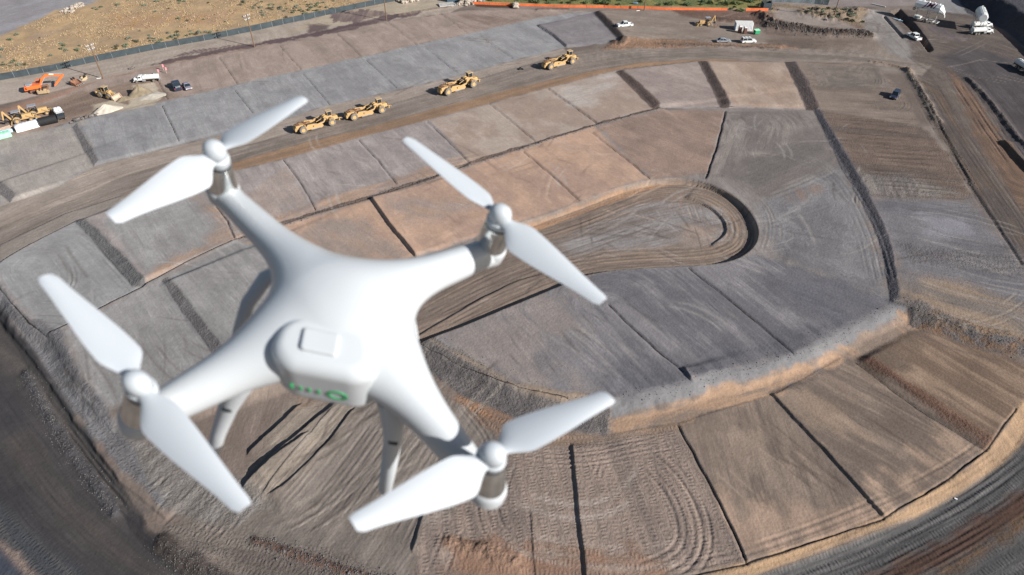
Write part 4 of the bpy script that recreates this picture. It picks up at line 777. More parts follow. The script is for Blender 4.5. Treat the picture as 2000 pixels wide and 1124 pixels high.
# battery: a rounded block slid into the back of the shell
def pill(c, h, rxy, re, st, taper=0.0, dome=0.0, tilt=0.0):
    e = .008; lo = [c[k]-h[k]-e for k in range(3)]; ax = [np.arange(lo[k], c[k]+h[k]+e, st) for k in range(3)]
    X, Y, Z = np.meshgrid(*ax, indexing='ij'); X = X-c[0]; Y = Y-c[1]; Z = Z-c[2]
    t = np.clip((Y+h[1])/(2*h[1]), 0, 1); Xs = X/(1-taper*t*t); Z2_ = Z+tilt*Y-dome*(1-(X/h[0])**2)*(Z > 0)
    qx = np.abs(Xs)-h[0]+rxy; qy = np.abs(Y)-h[1]+rxy
    d2 = np.hypot(np.maximum(qx, 0), np.maximum(qy, 0))+np.minimum(np.maximum(qx, qy), 0)-rxy; dz = np.abs(Z2_)-h[2]
    F = np.hypot(np.maximum(d2+re, 0), np.maximum(dz+re, 0))+np.minimum(np.maximum(d2+re, dz+re), 0)-re
    V, Q = net(F, lo, st); m = dmb(); m.add([tuple(v) for v in V], [tuple(int(i) for i in q) for q in Q]); return m
def soft(o, it=3):
    o.data.polygons.foreach_set('use_smooth', [True]*len(o.data.polygons)); k = o.modifiers.new('smooth', 'SMOOTH'); k.iterations = it; k.factor = .5; return o
bat = soft(pill((-.0045, -.0555, -.0400), (.0425, .0270, .0315), .024, .0125, .0013, .22, .0025, -.03).build('battery', dwhite, drone), 4)
rb_ = soft(pill((-.008, -.0560, -.0070), (.0140, .0110, .0035), .0035, .0022, .0007).build('release_catch', dwhite, bat), 2)
rear = -.0822
for i, x in enumerate((-.0293, -.0222, -.0155, -.0083)):
    dmb().box((x, rear+.0002, -.045), (.0023, .003, .0072)).build('indicator_light', dgreen, bat, bevel=.0006)
m_ = dmb(); n_ = 28
vs = []; fs = []
for k in range(n_):
    t = 2*math.pi*k/n_
    for r, y in ((.0082, rear+.0018), (.0082, rear-.0010), (.0058, rear-.0010), (.0058, rear+.0018)): vs.append((.0060+r*math.cos(t), y, -.045+r*.95*math.sin(t)))
    q = (k+1) % n_
    for j in range(4): fs.append((k*4+j, q*4+j, q*4+(j+1) % 4, k*4+(j+1) % 4))
m_.add(vs, fs).build('power_button', dgreen, bat, smooth=True)
# belly under the shell
dmb().box((-.002, -.012, -.070), (.066, .100, .016), taper=(.8, .8)).build('belly', dgrey, drone, bevel=.005, seg=3)
# motors, propellers
PH = (1.01712568, 2.45324352, 2.43289695, .675225357); RB = .1168
spl = (0, 0)
def lathe(x, y, prof, n=28):
    m = dmb(); vs = []; fs = []
    for r, z in prof:
        q_ = max(0, -z-.018)/.036; ox, oy = spl[0]*q_, spl[1]*q_
        for k in range(n): t = 2*math.pi*k/n; vs.append((x+ox+r*math.cos(t), y+oy+r*math.sin(t), z))
    for i in range(len(prof)-1):
        for k in range(n): q = (k+1) % n; fs.append((i*n+k, i*n+q, (i+1)*n+q, (i+1)*n+k))
    fs += [tuple(reversed(range(n))), tuple((len(prof)-1)*n+k for k in range(n))]
    return m.add(vs, fs)
for i, (sx, sy) in enumerate(((-1, 1), (1, 1), (-1, -1), (1, -1))):
    x, y = sx*a_, sy*a_; spl = SPL[(sx, sy)]
    mo = lathe(x, y, [(.0142, -.054), (.0142, -.050), (.0135, -.046), (.0128, -.032), (.0118, -.024), (.0095, -.021)]).build('motor', dsteel, drone, smooth=True)
    lathe(x, y, [(.0100, -.024), (.0108, -.022), (.0108, -.0215), (.0098, -.020)]).build('gap_ring', ddark, mo, smooth=True)
    lathe(x, y, [(.0150, -.070), (.0160, -.060), (.0155, -.055), (.0142, -.0535)]).build('motor_mount', dwhite, mo, smooth=True)
    pr = lathe(x, y, [(.0100, -.0205), (.0112, -.018), (.0112, -.0125), (.0098, -.0115), (.0092, -.0105), (.0100, -.0095), (.0100, -.004), (.0090, .0005), (.0062, .0035), (.0025, .0048), (.0004, .005)]).build('propeller', dprop, drone, smooth=True)
    hand = -1 if i in (0, 3) else 1            # turning sense of this rotor
    ang = PH[i]
    # each rotor: blade chord along the blade, pitched
    for h in (0, 1):
        t = ang+math.pi*h; d = Vector((math.cos(t), math.sin(t), 0)); n = Vector((-d.y, d.x, 0))
        near = 1 if hand < 0 else -1
        m = dmb(); vs = []; fs = []; K = 26; Cn = 8
        for k in range(K+1):
            q = k/K; r = .004+q*(RB-.004)
            w = .011+.020*sst(np.array((r-.008)/.022))-.0175*sst(np.array(max(0, (r-.028))/(RB-.020))); w = float(w)
            if q > .97: w *= 1-.25*((q-.97)/.03)**2
            le = -.36*w; pit = R_(24-15*q)
            for c in range(Cn+1):
                u = c/Cn; cy = (le+u*w)*near; th = .0011*(1-q*.5)*math.sin(math.pi*min(1, max(0, u)))**.5+.00025
                z = -.0080-(le+u*w)*math.tan(pit)*1.0+.0012*math.sin(math.pi*u)
                for sgn in (1, -1):
                    p = d*r+n*cy; vs.append((x+p.x, y+p.y, z+sgn*th))
        W2 = (Cn+1)*2
        for k in range(K):
            for c in range(Cn):
                b = k*W2+c*2
                fs += [(b, b+W2, b+W2+2, b+2), (b+1, b+3, b+W2+3, b+W2+1)]
            b = k*W2; e = b+Cn*2
            fs += [(b, b+1, b+W2+1, b+W2), (e, e+W2, e+W2+1, e+1)]
        for c in range(Cn):
            b = c*2; e = K*W2+c*2; fs += [(b, b+2, b+3, b+1), (e, e+1, e+3, e+2)]
        bo = m.add(vs, fs).build('blade', dprop, pr, smooth=True)
# landing gear: a hoop on each side
for s in (-1, 1):
    def lp(y, z, x): return (s*x-.17*(-z)*1.0+.0, y, z)
    pts = [lp(-.070, -.062, .056), lp(-.079, -.085, .064), lp(-.083, -.12, .071), lp(-.094, -.165, .078), lp(-.106, -.212, .083), lp(-.100, -.224, .084), lp(-.07, -.226, .084), lp(-.030, -.224, .083), lp(-.018, -.212, .082), lp(-.012, -.165, .081), lp(.0, -.12, .078), lp(.019, -.093, .074), lp(.036, -.068, .062), lp(.046, -.052, .040)]
    g = dmb().tube(pts, [.0105, .0095, .0082, .0066, .006, .006, .006, .006, .0055, .0055, .0058, .0062, .0068, .0068], 14).build('landing_gear', dgrey, drone, smooth=True)
    c = Vector(lp(-.083, -.112, .0705))
    dmb().box(c+Vector((0, -.0072, .002)), (.0085, .003, .0050)).build('antenna_port', ddark, g, bevel=.001)
# ------------------------------------------------------------------ earth-moving machines
ye = 'yellow'
def put(o, p, rz, dz=0): 
    o.location = (p.x, p.y, p.z+dz); o.rotation_euler = (0, 0, rz); return o
def make_scraper():
    t = thing('wheel_scraper', '', 'scraper')
    b = MB()
    for s in (-1, 1):                            # bowl sides
        b.prism([(-3.0, .75), (1.5, .38), (2.0, .8), (1.7, 1.5), (-.6, 2.0), (-2.4, 2.15), (-3.0, 1.6)], s*1.45-.09, s*1.45+.09)
    b.box((-.8, 0, .62), (4.4, 2.8, .16)); b.box((-3.0, 0, 1.5), (.2, 2.8, 1.6), rot=(0, -.25, 0))
    bowl = b.build('bowl', ye, t, bevel=.03)
    MB().box((-.9, 0, .95), (3.6, 2.7, .5)).blob((-1.2, 0, 1.2), (1.4, 1.1, .45), 3).build('load', 'soilin', bowl)
    m = MB(); m.prism([(1.1, .6), (1.7, .6), (2.0, 1.2), (1.8, 1.9), (1.3, 2.1), (1.5, 1.3)], -1.35, 1.35).build('apron', 'dark', t)
    m = MB()
    for s in (-1, 1):
        m.beam((-.9, s*1.68, 1.45), (2.1, s*1.68, 1.9), .22, .42); m.beam((2.1, s*1.68, 1.9), (2.9, s*1.1, 2.35), .22, .4)
        m.beam((.2, s*1.0, 2.1), (1.9, s*.8, 2.6), .14)
    m.tube([(2.75, -1.3, 2.35), (2.75, 1.3, 2.35)], .28, 10); m.build('draft_frame', ye, t, bevel=.02)
    g = MB()
    prof = [(2.4, 2.1), (2.5, 2.7), (3.0, 3.05), (3.6, 2.95), (4.0, 2.3), (4.0, 1.2), (3.5, 1.2), (3.4, 2.1), (3.1, 2.4), (2.8, 2.1)]
    for s in (-.62, .22): g.prism(prof, s, s+.4)
    g.box((3.0, 0, 2.6), (.5, 1.0, .3)).build('gooseneck', ye, t, bevel=.04)
    r = MB(); r.box((-4.3, 0, 1.75), (2.5, 1.9, 1.0)); r.box((-5.4, 0, 1.3), (.7, 1.5, 1.1)); r.box((-3.9, 0, 1.1), (1.0, 1.3, .5)); r.prism([(-5.9, .7), (-5.6, .7), (-5.4, 1.6), (-5.9, 1.5)], -.9, .9)
    eng = r.build('rear_engine', ye, t, bevel=.06)
    m = MB(); [m.tube([(-3.9+.5*k, .5-.25*k, 2.2), (-3.9+.5*k, .5-.25*k, 2.95)], .1, 8) for k in range(3)]; m.box((-4.8, 0, 2.32), (.9, 1.5, .12)); m.build('exhaust', 'rust', eng)
    m = MB(); m.box((-3.0, 0, 2.1), (.35, 2.4, .35)); m.beam((-3.2, -.4, 2.3), (-1.2, -.3, 2.2), .16); m.beam((-3.2, .4, 2.3), (-1.2, .3, 2.2), .16); m.build('ejector', 'rust', bowl)
    h = MB(); h.box((5.7, 0, 1.75), (2.1, 1.5, 1.0), taper=(.95, .85), shift=(-.08, 0)); h.box((4.6, 0, 1.3), (2.4, 1.3, .7)); hood = h.build('hood', ye, t, bevel=.08)
    MB().box((6.78, 0, 1.75), (.06, 1.2, .8)).build('grille', 'dark', hood)
    m = MB()
    for s in (-1, 1):
        m.prism([(3.8, 1.6), (3.9, 2.15), (4.5, 2.4), (5.2, 2.2), (5.4, 1.7), (5.2, 1.7), (5.1, 2.05), (4.5, 2.25), (4.0, 2.05), (3.95, 1.6)], s*1.4-.35, s*1.4+.35); m.build('fender', ye, t); m = MB()
    m = MB(); m.box((6.95, 0, 1.05), (.3, 2.2, .5)); m.beam((7.0, .3, 1.1), (7.9, .1, .9), .14); m.beam((7.0, -.3, 1.1), (7.9, -.1, .9), .14); m.box((7.95, 0, .9), (.2, .7, .2)); m.build('bumper', ye, t, bevel=.03)
    c = MB(); c.box((4.55, .25, 2.35), (1.3, 1.3, .5)); 
    for sx in (-1, 1):
        for sy in (-1, 1): c.beam((4.55+sx*.62, .25+sy*.62, 2.5), (4.5+sx*.6, .25+sy*.6, 3.75), .12)
    cab = c.build('cab', ye, t, bevel=.02)
    MB().box((4.52, .25, 3.15), (1.12, 1.16, 1.05)).build('window', 'glass', cab)
    MB().box((4.5, .25, 3.84), (1.75, 1.65, .16)).build('roof', 'paleyellow', cab, bevel=.05)
    m = MB(); m.tube([(5.2, -.3, 2.2), (5.2, -.3, 3.1)], .09, 8).build('exhaust', 'dark', hood)
    MB().beam((2.3, 1.0, 2.9), (2.1, .8, 2.2), .08).build('hose', 'dark', t)
    MB().box((-.3, -1.62, .62), (2.7, .3, .12)).build('step', 'grey', t)
    for x in (-3.9, 4.5):
        for s in (-1, 1): wheel(t, x, s*1.42, 1.05, .86, tread='tyretan')
    return t
S0 = make_scraper()
sc_spots = [((594, 262), (650, 246), 'tan-yellow wheel scraper, last of the line, pushing right behind the one it is hitched to'),
            ((693, 236), (747, 222), 'tan-yellow wheel scraper directly in front of the rearmost one, coupled nose to tail'),
            ((876, 187), (925, 172), 'tan-yellow wheel scraper alone on the haul road, third from the left'),
            ((1076, 137), (1118, 126), 'tan-yellow wheel scraper farthest right on the haul road, just past the dropped black rag')]
for i, (p, q, lab) in enumerate(sc_spots):
    o = S0 if i == 0 else copy_tree(S0)
    a, b = G(*p), G(*q); m = (a+b)/2; rz = math.atan2(b.y-a.y, b.x-a.x)
    k = (b-a).length/8.4; nrm = Vector((-math.sin(rz), math.cos(rz), 0))
    put(o, m+nrm*1.6*k-Vector((math.cos(rz), math.sin(rz), 0))*.3*k, rz); o.scale = (k,)*3
    tag(o, lab, 'scraper', 'wheel scrapers driving in line on the haul road')

def tracks(t, L, W, gap, h, x0=0):
    for s in (-1, 1):
        pr = [(x0-L/2, h*.5), (x0-L/2+h*.25, .06), (x0+L/2-h*.25, .06), (x0+L/2, h*.5), (x0+L/2-h*.25, h), (x0-L/2+h*.25, h)]
        k = MB().prism(pr, s*gap/2-W/2, s*gap/2+W/2).build('track', 'rust', t, bevel=.05)
        MB().box((x0, s*gap/2, h*.5), (L*.8, W+.06, h*.45)).build('track_frame', 'dark', k)
ex = thing('excavator', 'bright orange tracked excavator with its bucket taken off, parked by the fence', 'excavator')
tracks(ex, 5.4, .75, 2.9, 1.0, .6)
b = MB(); b.box((-.9, 0, 1.75), (4.6, 2.9, 1.1)); b.box((-2.9, 0, 1.7), (1.0, 2.9, 1.25), taper=(.8, 1), shift=(.1, 0)); house = b.build('house', 'orange', ex, bevel=.1, seg=2)
MB().tube([(0, 0, .9), (0, 0, 1.2)], .9, 16).build('turntable', 'dark', ex)
MB().box((-1.9, .5, 2.4), (2.0, 1.5, .35)).box((-2.0, -.7, 2.38), (1.2, .9, .25)).build('engine_cover', 'grey', house, bevel=.05)
c = MB().box((1.0, 1.0, 2.55), (1.7, 1.05, 1.6), taper=(.85, .9)).build('cab', 'orange', ex, bevel=.08)
MB().box((1.05, 1.0, 2.65), (1.75, .9, 1.1), taper=(.9, .9)).box((1.0, 1.0, 2.65), (1.4, 1.1, 1.0), taper=(.9, .93)).build('window', 'glass', c)
MB().prism([(1.0, 1.9), (2.2, 3.9), (3.6, 4.9), (5.0, 4.75), (8.0, 3.9), (8.1, 3.5), (5.0, 4.15), (3.8, 4.15), (2.9, 3.5), (1.7, 1.7)], -.35, .35).build('boom', 'orange', ex, bevel=.05)
MB().prism([(8.6, 4.2), (8.9, 3.7), (5.6, .9), (5.1, .8), (5.0, 1.1), (7.5, 3.4)], -.25, .25).build('stick', 'orange', ex, bevel=.05)
m = MB(); m.beam((1.5, -.3, 1.8), (3.4, -.3, 4.0), .22); m.beam((1.5, .3, 1.8), (3.4, .3, 4.0), .22); m.beam((4.6, 0, 5.0), (8.5, 0, 4.4), .22); m.build('cylinder', 'galv', ex)
MB().box((5.5, 0, 4.65), (1.3, .72, .22), rot=(0, .2, 0)).build('panel', 'dirtywhite', ex)
put(ex, G(75, 178), head((50, 184), (98, 176))); ex.scale = (.93,)*3
def bucket(p, rz, lab, mt='paleyellow', k=1.0):
    t = thing('digging_bucket', lab, 'bucket', group='detached excavator buckets on the ground')
    m = MB(); pr = [(-.6, .1), (.2, 0), (.7, .25), (.85, .9), (.6, 1.0), (.5, .45), (.1, .2), (-.5, .28)]
    m.prism(pr, -.75, .75); m.prism([(-.6, .1), (.2, 0), (.7, .25), (.85, .9), (-.3, .5)], -.8, -.7); m.prism([(-.6, .1), (.2, 0), (.7, .25), (.85, .9), (-.3, .5)], .7, .8); m.build('shell', mt, t)
    m = MB(); [m.box((-.75, y, .16), (.35, .14, .12)) for y in (-.6, -.2, .2, .6)]; m.build('teeth', 'galv', t)
    m = MB(); m.box((.7, -.25, 1.1), (.5, .08, .4)); m.box((.7, .25, 1.1), (.5, .08, .4)); m.build('bracket', 'dark', t)
    put(t, p, rz); t.scale = (k,)*3
bucket(G(87, 183), R_(-70), 'tan bucket with pale teeth lying against the near track of the orange excavator', k=1.7)
bucket(G(152, 166), R_(160), 'rust-brown bucket on its back, nearer of the two beside the pole', 'rust', 1.6)
bucket(G(164, 156), R_(40), 'tan bucket upright, farther of the two beside the pole', 'paleyellow', 1.3)

def make_loader():
    t = thing('wheel_loader', 'dirty yellow wheel loader nosing its bucket into the sand spill', 'loader')
    b = MB(); b.box((-1.9, 0, 1.6), (2.6, 1.5, 1.1), taper=(.9, .85)); b.box((-3.1, 0, 1.2), (.5, 2.2, .8)); body = b.build('engine_body', ye, t, bevel=.08)
    MB().box((-1.9, 0, 2.18), (1.6, 1.0, .12)).build('hood_vent', 'dark', body)
    MB().box((1.0, 0, 1.2), (1.8, 1.0, .8)).box((1.2, 0, 1.8), (1.0, .9, .9)).build('front_frame', ye, t, bevel=.05)
    c = MB(); [c.beam((-.1+sx*.7, sy*.68, 1.7), (-.1+sx*.6, sy*.62, 3.2), .1) for sx in (-1, 1) for sy in (-1, 1)]; c.box((-.1, 0, 1.6), (1.6, 1.5, .7)); cab = c.build('cab', ye, t)
    MB().box((-.1, 0, 2.6), (1.3, 1.3, 1.15), taper=(.9, .9)).build('window', 'glass', cab); MB().box((-.1, 0, 3.28), (1.7, 1.6, .14)).build('roof', 'paleyellow', cab, bevel=.04)
    m = MB(); [m.prism([(.8, 1.9), (1.1, 2.2), (2.6, 1.2), (3.3, .6), (3.1, .4), (2.3, .8)], s-.1, s+.1) for s in (-.6, .6)]; m.beam((.9, 0, 2.0), (3.0, 0, 1.2), .2); m.build('lift_arm', ye, t)
    m = MB(); m.prism([(3.0, .9), (3.2, .15), (4.3, .05), (3.5, .25), (3.3, .9), (3.5, 1.25), (3.25, 1.3)], -1.5, 1.5); m.prism([(3.1, .9), (3.2, .15), (4.3, .05), (3.5, 1.25)], -1.52, -1.42); m.prism([(3.1, .9), (3.2, .15), (4.3, .05), (3.5, 1.25)], 1.42, 1.52); m.build('bucket', 'board', t)
    for x in (-1.75, 1.65):
        for s in (-1, 1): wheel(t, x, s*1.1, .85, .65)
    m = MB(); [m.prism([(x-.95, 1.5), (x-.6, 1.85), (x+.6, 1.85), (x+.95, 1.5), (x+.6, 1.75), (x-.6, 1.75)], 1.1-.33, 1.1+.33) for x in (-1.75,)]; m.build('fender', ye, t)
    return t
ld = make_loader(); put(ld, G(211, 190), head((199, 187), (228, 193)))
def make_backhoe(lab, canopy='grey'):
    t = thing('backhoe_loader', lab, 'backhoe')
    b = MB(); b.box((1.3, 0, 1.35), (2.2, 1.0, .9), taper=(.95, .85)); b.box((.2, 0, .85), (4.2, .9, .5)); body = b.build('body', ye, t, bevel=.08)
    MB().box((2.42, 0, 1.3), (.05, .8, .6)).build('grille', 'dark', body)
    c = MB(); c.box((-.6, 0, 1.25), (1.5, 1.3, .5)); [c.beam((-.6+sx*.7, sy*.65, 1.4), (-.6+sx*.65, sy*.6, 2.75), .09) for sx in (-1, 1) for sy in (-1, 1)]; cab = c.build('cab', 'dark', t)
    MB().box((-.6, 0, 2.82), (1.9, 1.6, .13)).build('canopy', canopy, cab, bevel=.04)
    MB().box((-.5, 0, 1.65), (.6, .6, .7)).build('seat', 'dark', cab)
    m = MB(); [m.prism([(-1.8, 1.0), (-1.6, 1.55), (-1.0, 1.75), (-.4, 1.5), (-.2, 1.1), (-.5, 1.35), (-1.0, 1.55), (-1.5, 1.4)], s*.95-.3, s*.95+.3) for s in (-1, 1)]; m.build('fender', ye, t)
    m = MB(); [m.beam((1.2, s*.6, 1.5), (3.0, s*.6, .6), .16, .22) for s in (-1, 1)]; m.build('lift_arm', ye, t)
    m = MB(); m.prism([(2.9, .85), (2.95, .1), (3.9, .05), (3.3, .2), (3.15, .9)], -1.1, 1.1); m.build('front_bucket', ye, t)
    m = MB(); m.beam((-2.0, 0, 1.0), (-3.1, 0, 3.4), .3, .35); m.build('boom', ye, t)
    m = MB(); m.beam((-3.1, 0, 3.4), (-3.6, 0, 1.3), .24, .3); m.build('dipper', ye, t)
    MB().prism([(-3.7, 1.3), (-3.3, 1.2), (-3.0, .7), (-3.3, .5), (-3.6, .8)], -.35, .35).build('digging_bucket', 'dark', t)
    m = MB(); [m.beam((-2.0, s*.5, .9), (-2.4, s*1.2, .1), .14) for s in (-1, 1)]; m.build('stabiliser', ye, t)
    for s in (-1, 1): wheel(t, -1.0, s*.95, .72, .45); wheel(t, 1.9, s*.85, .48, .3)
    return t
bh = make_backhoe('yellow backhoe with raised digging arm, farther of the two parked by the white wrap')
tag(bh, group='yellow backhoes parked at the left'); put(bh, G(76, 226), head((45, 230), (95, 219))); bh.scale = (1.15,)*3
b2 = copy_tree(bh); b2['label'] = 'yellow backhoe with grey canopy, nearer one, standing right behind the white wrap'; put(b2, G(45, 238), head((35, 240), (62, 234))); b2.scale = (1.15,)*3
b3 = copy_tree(bh); b3['label'] = 'small dusty yellow backhoe standing left of the white site box'; del b3['group']; put(b3, G(1377, 50), head((1392, 50), (1362, 51))); b3.scale = (1.0,)*3

# ------------------------------------------------------------------ road vehicles
def car(name, lab, cat, paint, L, W, kind, group=None):
    t = thing(name, lab, cat, group=group)
    h = L/2; g = .28; zb = .80 if kind == 'sedan' else .95
    zr = {'sedan': 1.42, 'suv': 1.85, 'pickup': 1.82, 'crew': 1.85}[kind]
    m = MB()
    side = [(-h, g+.2), (-h+.08, g), (h-.1, g), (h, g+.25), (h-.03, zb-.12), (h-.25, zb-.02), (h*.42, zb+.06), (-h*.6, zb+.08), (-h+.03, zb)]
    if kind in ('pickup', 'crew'):
        bx = -h+ (1.95 if kind == 'pickup' else 1.6)
        side = [(bx, g), (h-.1, g), (h, g+.25), (h-.03, zb-.12), (h-.25, zb), (h*.42, zb+.08), (bx, zb+.1)]
        m.prism(side, -W/2, W/2)
        m.box(((-h+bx)/2, 0, g+.2), (bx+h, W, .4)); [m.box(((-h+bx)/2, s*(W/2-.06), .8), (bx+h, .12, .5)) for s in (-1, 1)]; m.box((-h+.05, 0, .8), (.1, W, .5))
    else: m.prism(side, -W/2, W/2)
    body = m.build('body', paint, t, bevel=.07, seg=2)
    if kind == 'sedan': c0, c1, r0, r1 = -h*.78, h*.46, -h*.42, h*.12
    elif kind == 'suv': c0, c1, r0, r1 = -h+.12, h*.46, -h+.3, h*.2
    else: c0 = bx+.05; c1 = h*.46; r0 = bx+.15; r1 = h*.2
    zc = zb+.03; y0 = W/2-.06; y1 = W/2-.24
    vs = [(c0, -y0, zc), (c1, -y0, zc), (c1, y0, zc), (c0, y0, zc), (r0, -y1, zr-.06), (r1, -y1, zr-.06), (r1, y1, zr-.06), (r0, y1, zr-.06)]
    MB().add(vs, [(0, 1, 5, 4), (1, 2, 6, 5), (2, 3, 7, 6), (3, 0, 4, 7), (4, 5, 6, 7), (0, 3, 2, 1)]).build('window', 'glass', t)
    roof = MB(); roof.box(((r0+r1)/2, 0, zr-.02), (r1-r0+.06, 2*y1+.06, .1))
    for s in (-1, 1):
        for (a, b) in (((c1, y0), (r1, y1)), ((c0, y0), (r0, y1))): roof.beam((a[0], s*a[1], zc), (b[0], s*b[1], zr-.04), .09)
        mid = (c0+c1)/2*.3+(r0+r1)/2*.7; roof.beam((mid, s*(y0+.0), zc), (mid, s*(y1+.01), zr-.04), .1)
    roof.build('roof', paint, t, bevel=.04, seg=2)
    m = MB(); [m.box((h-.03, s*(W/2-.28), zb-.2), (.08, .34, .16)) for s in (-1, 1)]
    for s in (-1, 1): MB().box((h-.02, s*(W/2-.25), zb-.2), (.08, .32, .16)).build('headlight', 'lamp', t); MB().box((-h+.01, s*(W/2-.16), zb-.1), (.08, .22, .22)).build('tail_light', 'tail', t)
    for x in (-h*.58, h*.62):
        for s in (-1, 1): wheel(t, x, s*(W/2-.11), .36, .24, 'steelrim')
    if kind in ('pickup', 'crew'):
        MB().box(((-h+bx)/2, 0, .62), (bx+h-.24, W-.26, .04)).build('bed_floor', 'dark', t)
    return t
def carat(t, p, q, k=1.0):
    a, b = G(*p), G(*q); c = (a+b)/2; put(t, Vector((c.x, c.y, gz(c.x, c.y))), math.atan2(b.y-a.y, b.x-a.x)); t.scale = (k,)*3
carat(car('pickup_truck', 'white extended-cab pickup alone on the graded yard beside the dark drainage cut', 'pickup', 'white', 5.8, 2.0, 'pickup'), (1234, 52), (1206, 52), 1.0)
carat(car('sedan', 'pale silver-blue sedan parked left of the white sport utility car', 'car', 'silver', 4.9, 1.85, 'sedan'), (1399, 83), (1425, 83))
suv = car('sport_utility_car', 'white sport utility car with roof rack parked right of the silver sedan', 'car', 'white', 5.1, 2.0, 'suv')
m = MB(); [m.beam((-1.8, s*.7, 1.95), (.3, s*.7, 1.95), .06) for s in (-1, 1)]; [m.beam((x, -.72, 1.97), (x, .72, 1.97), .06) for x in (-1.5, -.2)]; m.build('roof_rack', 'dark', suv)
carat(suv, (1447, 84), (1475, 83))
carat(car('pickup_truck', 'white crew-cab pickup beside the long dark trench below the white storage tank', 'pickup', 'white', 5.9, 2.05, 'crew'), (1791, 79), (1777, 71), 1.0)
carat(car('sport_utility_car', 'dark navy sport utility car standing alone on the striped upper right field', 'car', 'navy', 4.9, 1.95, 'suv'), (1752, 184), (1741, 197), 1.0)
pk = car('pickup_truck', 'dark navy pickup with tools in its open bed, left of the small mauve hatchback', 'pickup', 'navy', 5.6, 2.05, 'crew')
m = MB(); m.box((-2.1, .3, .9), (.7, .5, .4)); m.box((-1.6, -.4, .85), (.5, .7, .3)); m.tube([(-2.4, -.6, .85), (-1.5, .5, 1.0)], .08); m.build('bed_load', 'galv', pk)
carat(pk, (350, 179), (343, 165), 1.15)
carat(car('hatchback_car', 'small mauve hatchback with pale bonnet next to the dark pickup', 'car', 'mauve', 4.2, 1.8, 'sedan'), (363, 167), (371, 178), 1.1)

def water_truck(lab, k=1.0, group=None, axles=2):
    t = thing('water_truck', lab, 'truck', group=group)
    MB().box((-.6, 0, .85), (8.4, .9, .3)).build('frame', 'dark', t)
    tk = MB(); n = 20; vs = []; fs = []
    for i, (x, q) in enumerate([(-4.6, .92), (-4.5, 1), (-2.5, 1), (-.6, 1), (1.3, 1), (1.4, .92)]):
        for j in range(n):
            a = 2*math.pi*j/n; vs.append((x, 1.2*q*math.copysign(abs(math.cos(a))**.75, math.cos(a)), 1.95+.85*q*math.copysign(abs(math.sin(a))**.75, math.sin(a))))
    for i in range(5):
        for j in range(n): w_ = (j+1) % n; fs.append((i*n+j, (i+1)*n+j, (i+1)*n+w_, i*n+w_))
    fs += [tuple(range(n)), tuple(5*n+j for j in reversed(range(n)))]
    tank = tk.add(vs, fs).build('tank', 'dirtywhite', t, smooth=True)
    m = MB(); m.box((-1.6, 0, 2.83), (5.4, .5, .08)); [m.tube([(x, 0, 2.8), (x, 0, 3.0)], .28, 10) for x in (-3.2, .2)]; m.build('walkway', 'white', tank)
    c = MB().box((2.4, 0, 1.9), (1.6, 2.3, 1.7), taper=(.82, .88), shift=(-.1, 0)).build('cab', 'white', t, bevel=.1, seg=2)
    MB().box((2.5, 0, 2.25), (1.62, 1.9, .6), taper=(.86, .95), shift=(-.08, 0)).box((2.35, 0, 2.25), (.9, 2.3, .55), taper=(.9, .93)).build('window', 'glass', c)
    hd = MB().box((4.0, 0, 1.45), (1.7, 1.5, .9), taper=(.94, .86), shift=(-.05, 0)).build('hood', 'white', t, bevel=.1, seg=2)
    MB().box((4.88, 0, 1.4), (.06, 1.1, .7)).build('grille', 'galv', hd)
    m = MB(); [m.prism([(3.3, .8), (3.4, 1.2), (3.8, 1.38), (4.3, 1.3), (4.7, .9), (4.9, .7), (4.9, 1.0), (4.4, 1.45), (3.8, 1.5), (3.2, 1.2)], s*.95-.28, s*.95+.28) for s in (-1, 1)]; m.build('fender', 'white', t)
    MB().box((5.0, 0, .75), (.25, 2.3, .35)).build('bumper', 'galv', t)
    m = MB(); m.box((-4.8, 0, 1.1), (.3, 1.8, .5)); m.tube([(-4.9, -1.1, .7), (-4.9, 1.1, .7)], .09); m.build('spray_bar', 'grey', t)
    MB().box((1.0, -1.05, .95), (1.2, .5, .55)).box((1.0, 1.05, .95), (1.2, .5, .55)).build('side_box', 'grey', t)
    for x in ([-2.9, -1.65] if axles == 2 else [-2.6]):
        for s in (-1, 1): wheel(t, x, s*.98, .52, .5, 'steelrim')
    for s in (-1, 1): wheel(t, 3.9, s*1.0, .52, .34, 'steelrim')
    t.scale = (k,)*3; return t
wt = water_truck('white water truck facing left behind the brown sand heap', .76, axles=1)
carat(wt, (308, 159), (270, 161), .76)
w2 = water_truck('white tanker truck filling under the upright loading tank, nearer of the pair', 1.0)
carat(w2, (1893, 68), (1936, 66), .83)
w3 = copy_tree(w2); w3['label'] = 'white tanker truck half hidden behind its twin beside the loading tank'; carat(w3, (1895, 56), (1934, 54), .8)
w4 = copy_tree(w2); w4['label'] = 'white tanker truck cut off by the right edge of the picture, tail towards us'; carat(w4, (1981, 129), (2020, 152), .95)
for o in (w2, w3, w4): o['group'] = 'white tanker trucks at the right'
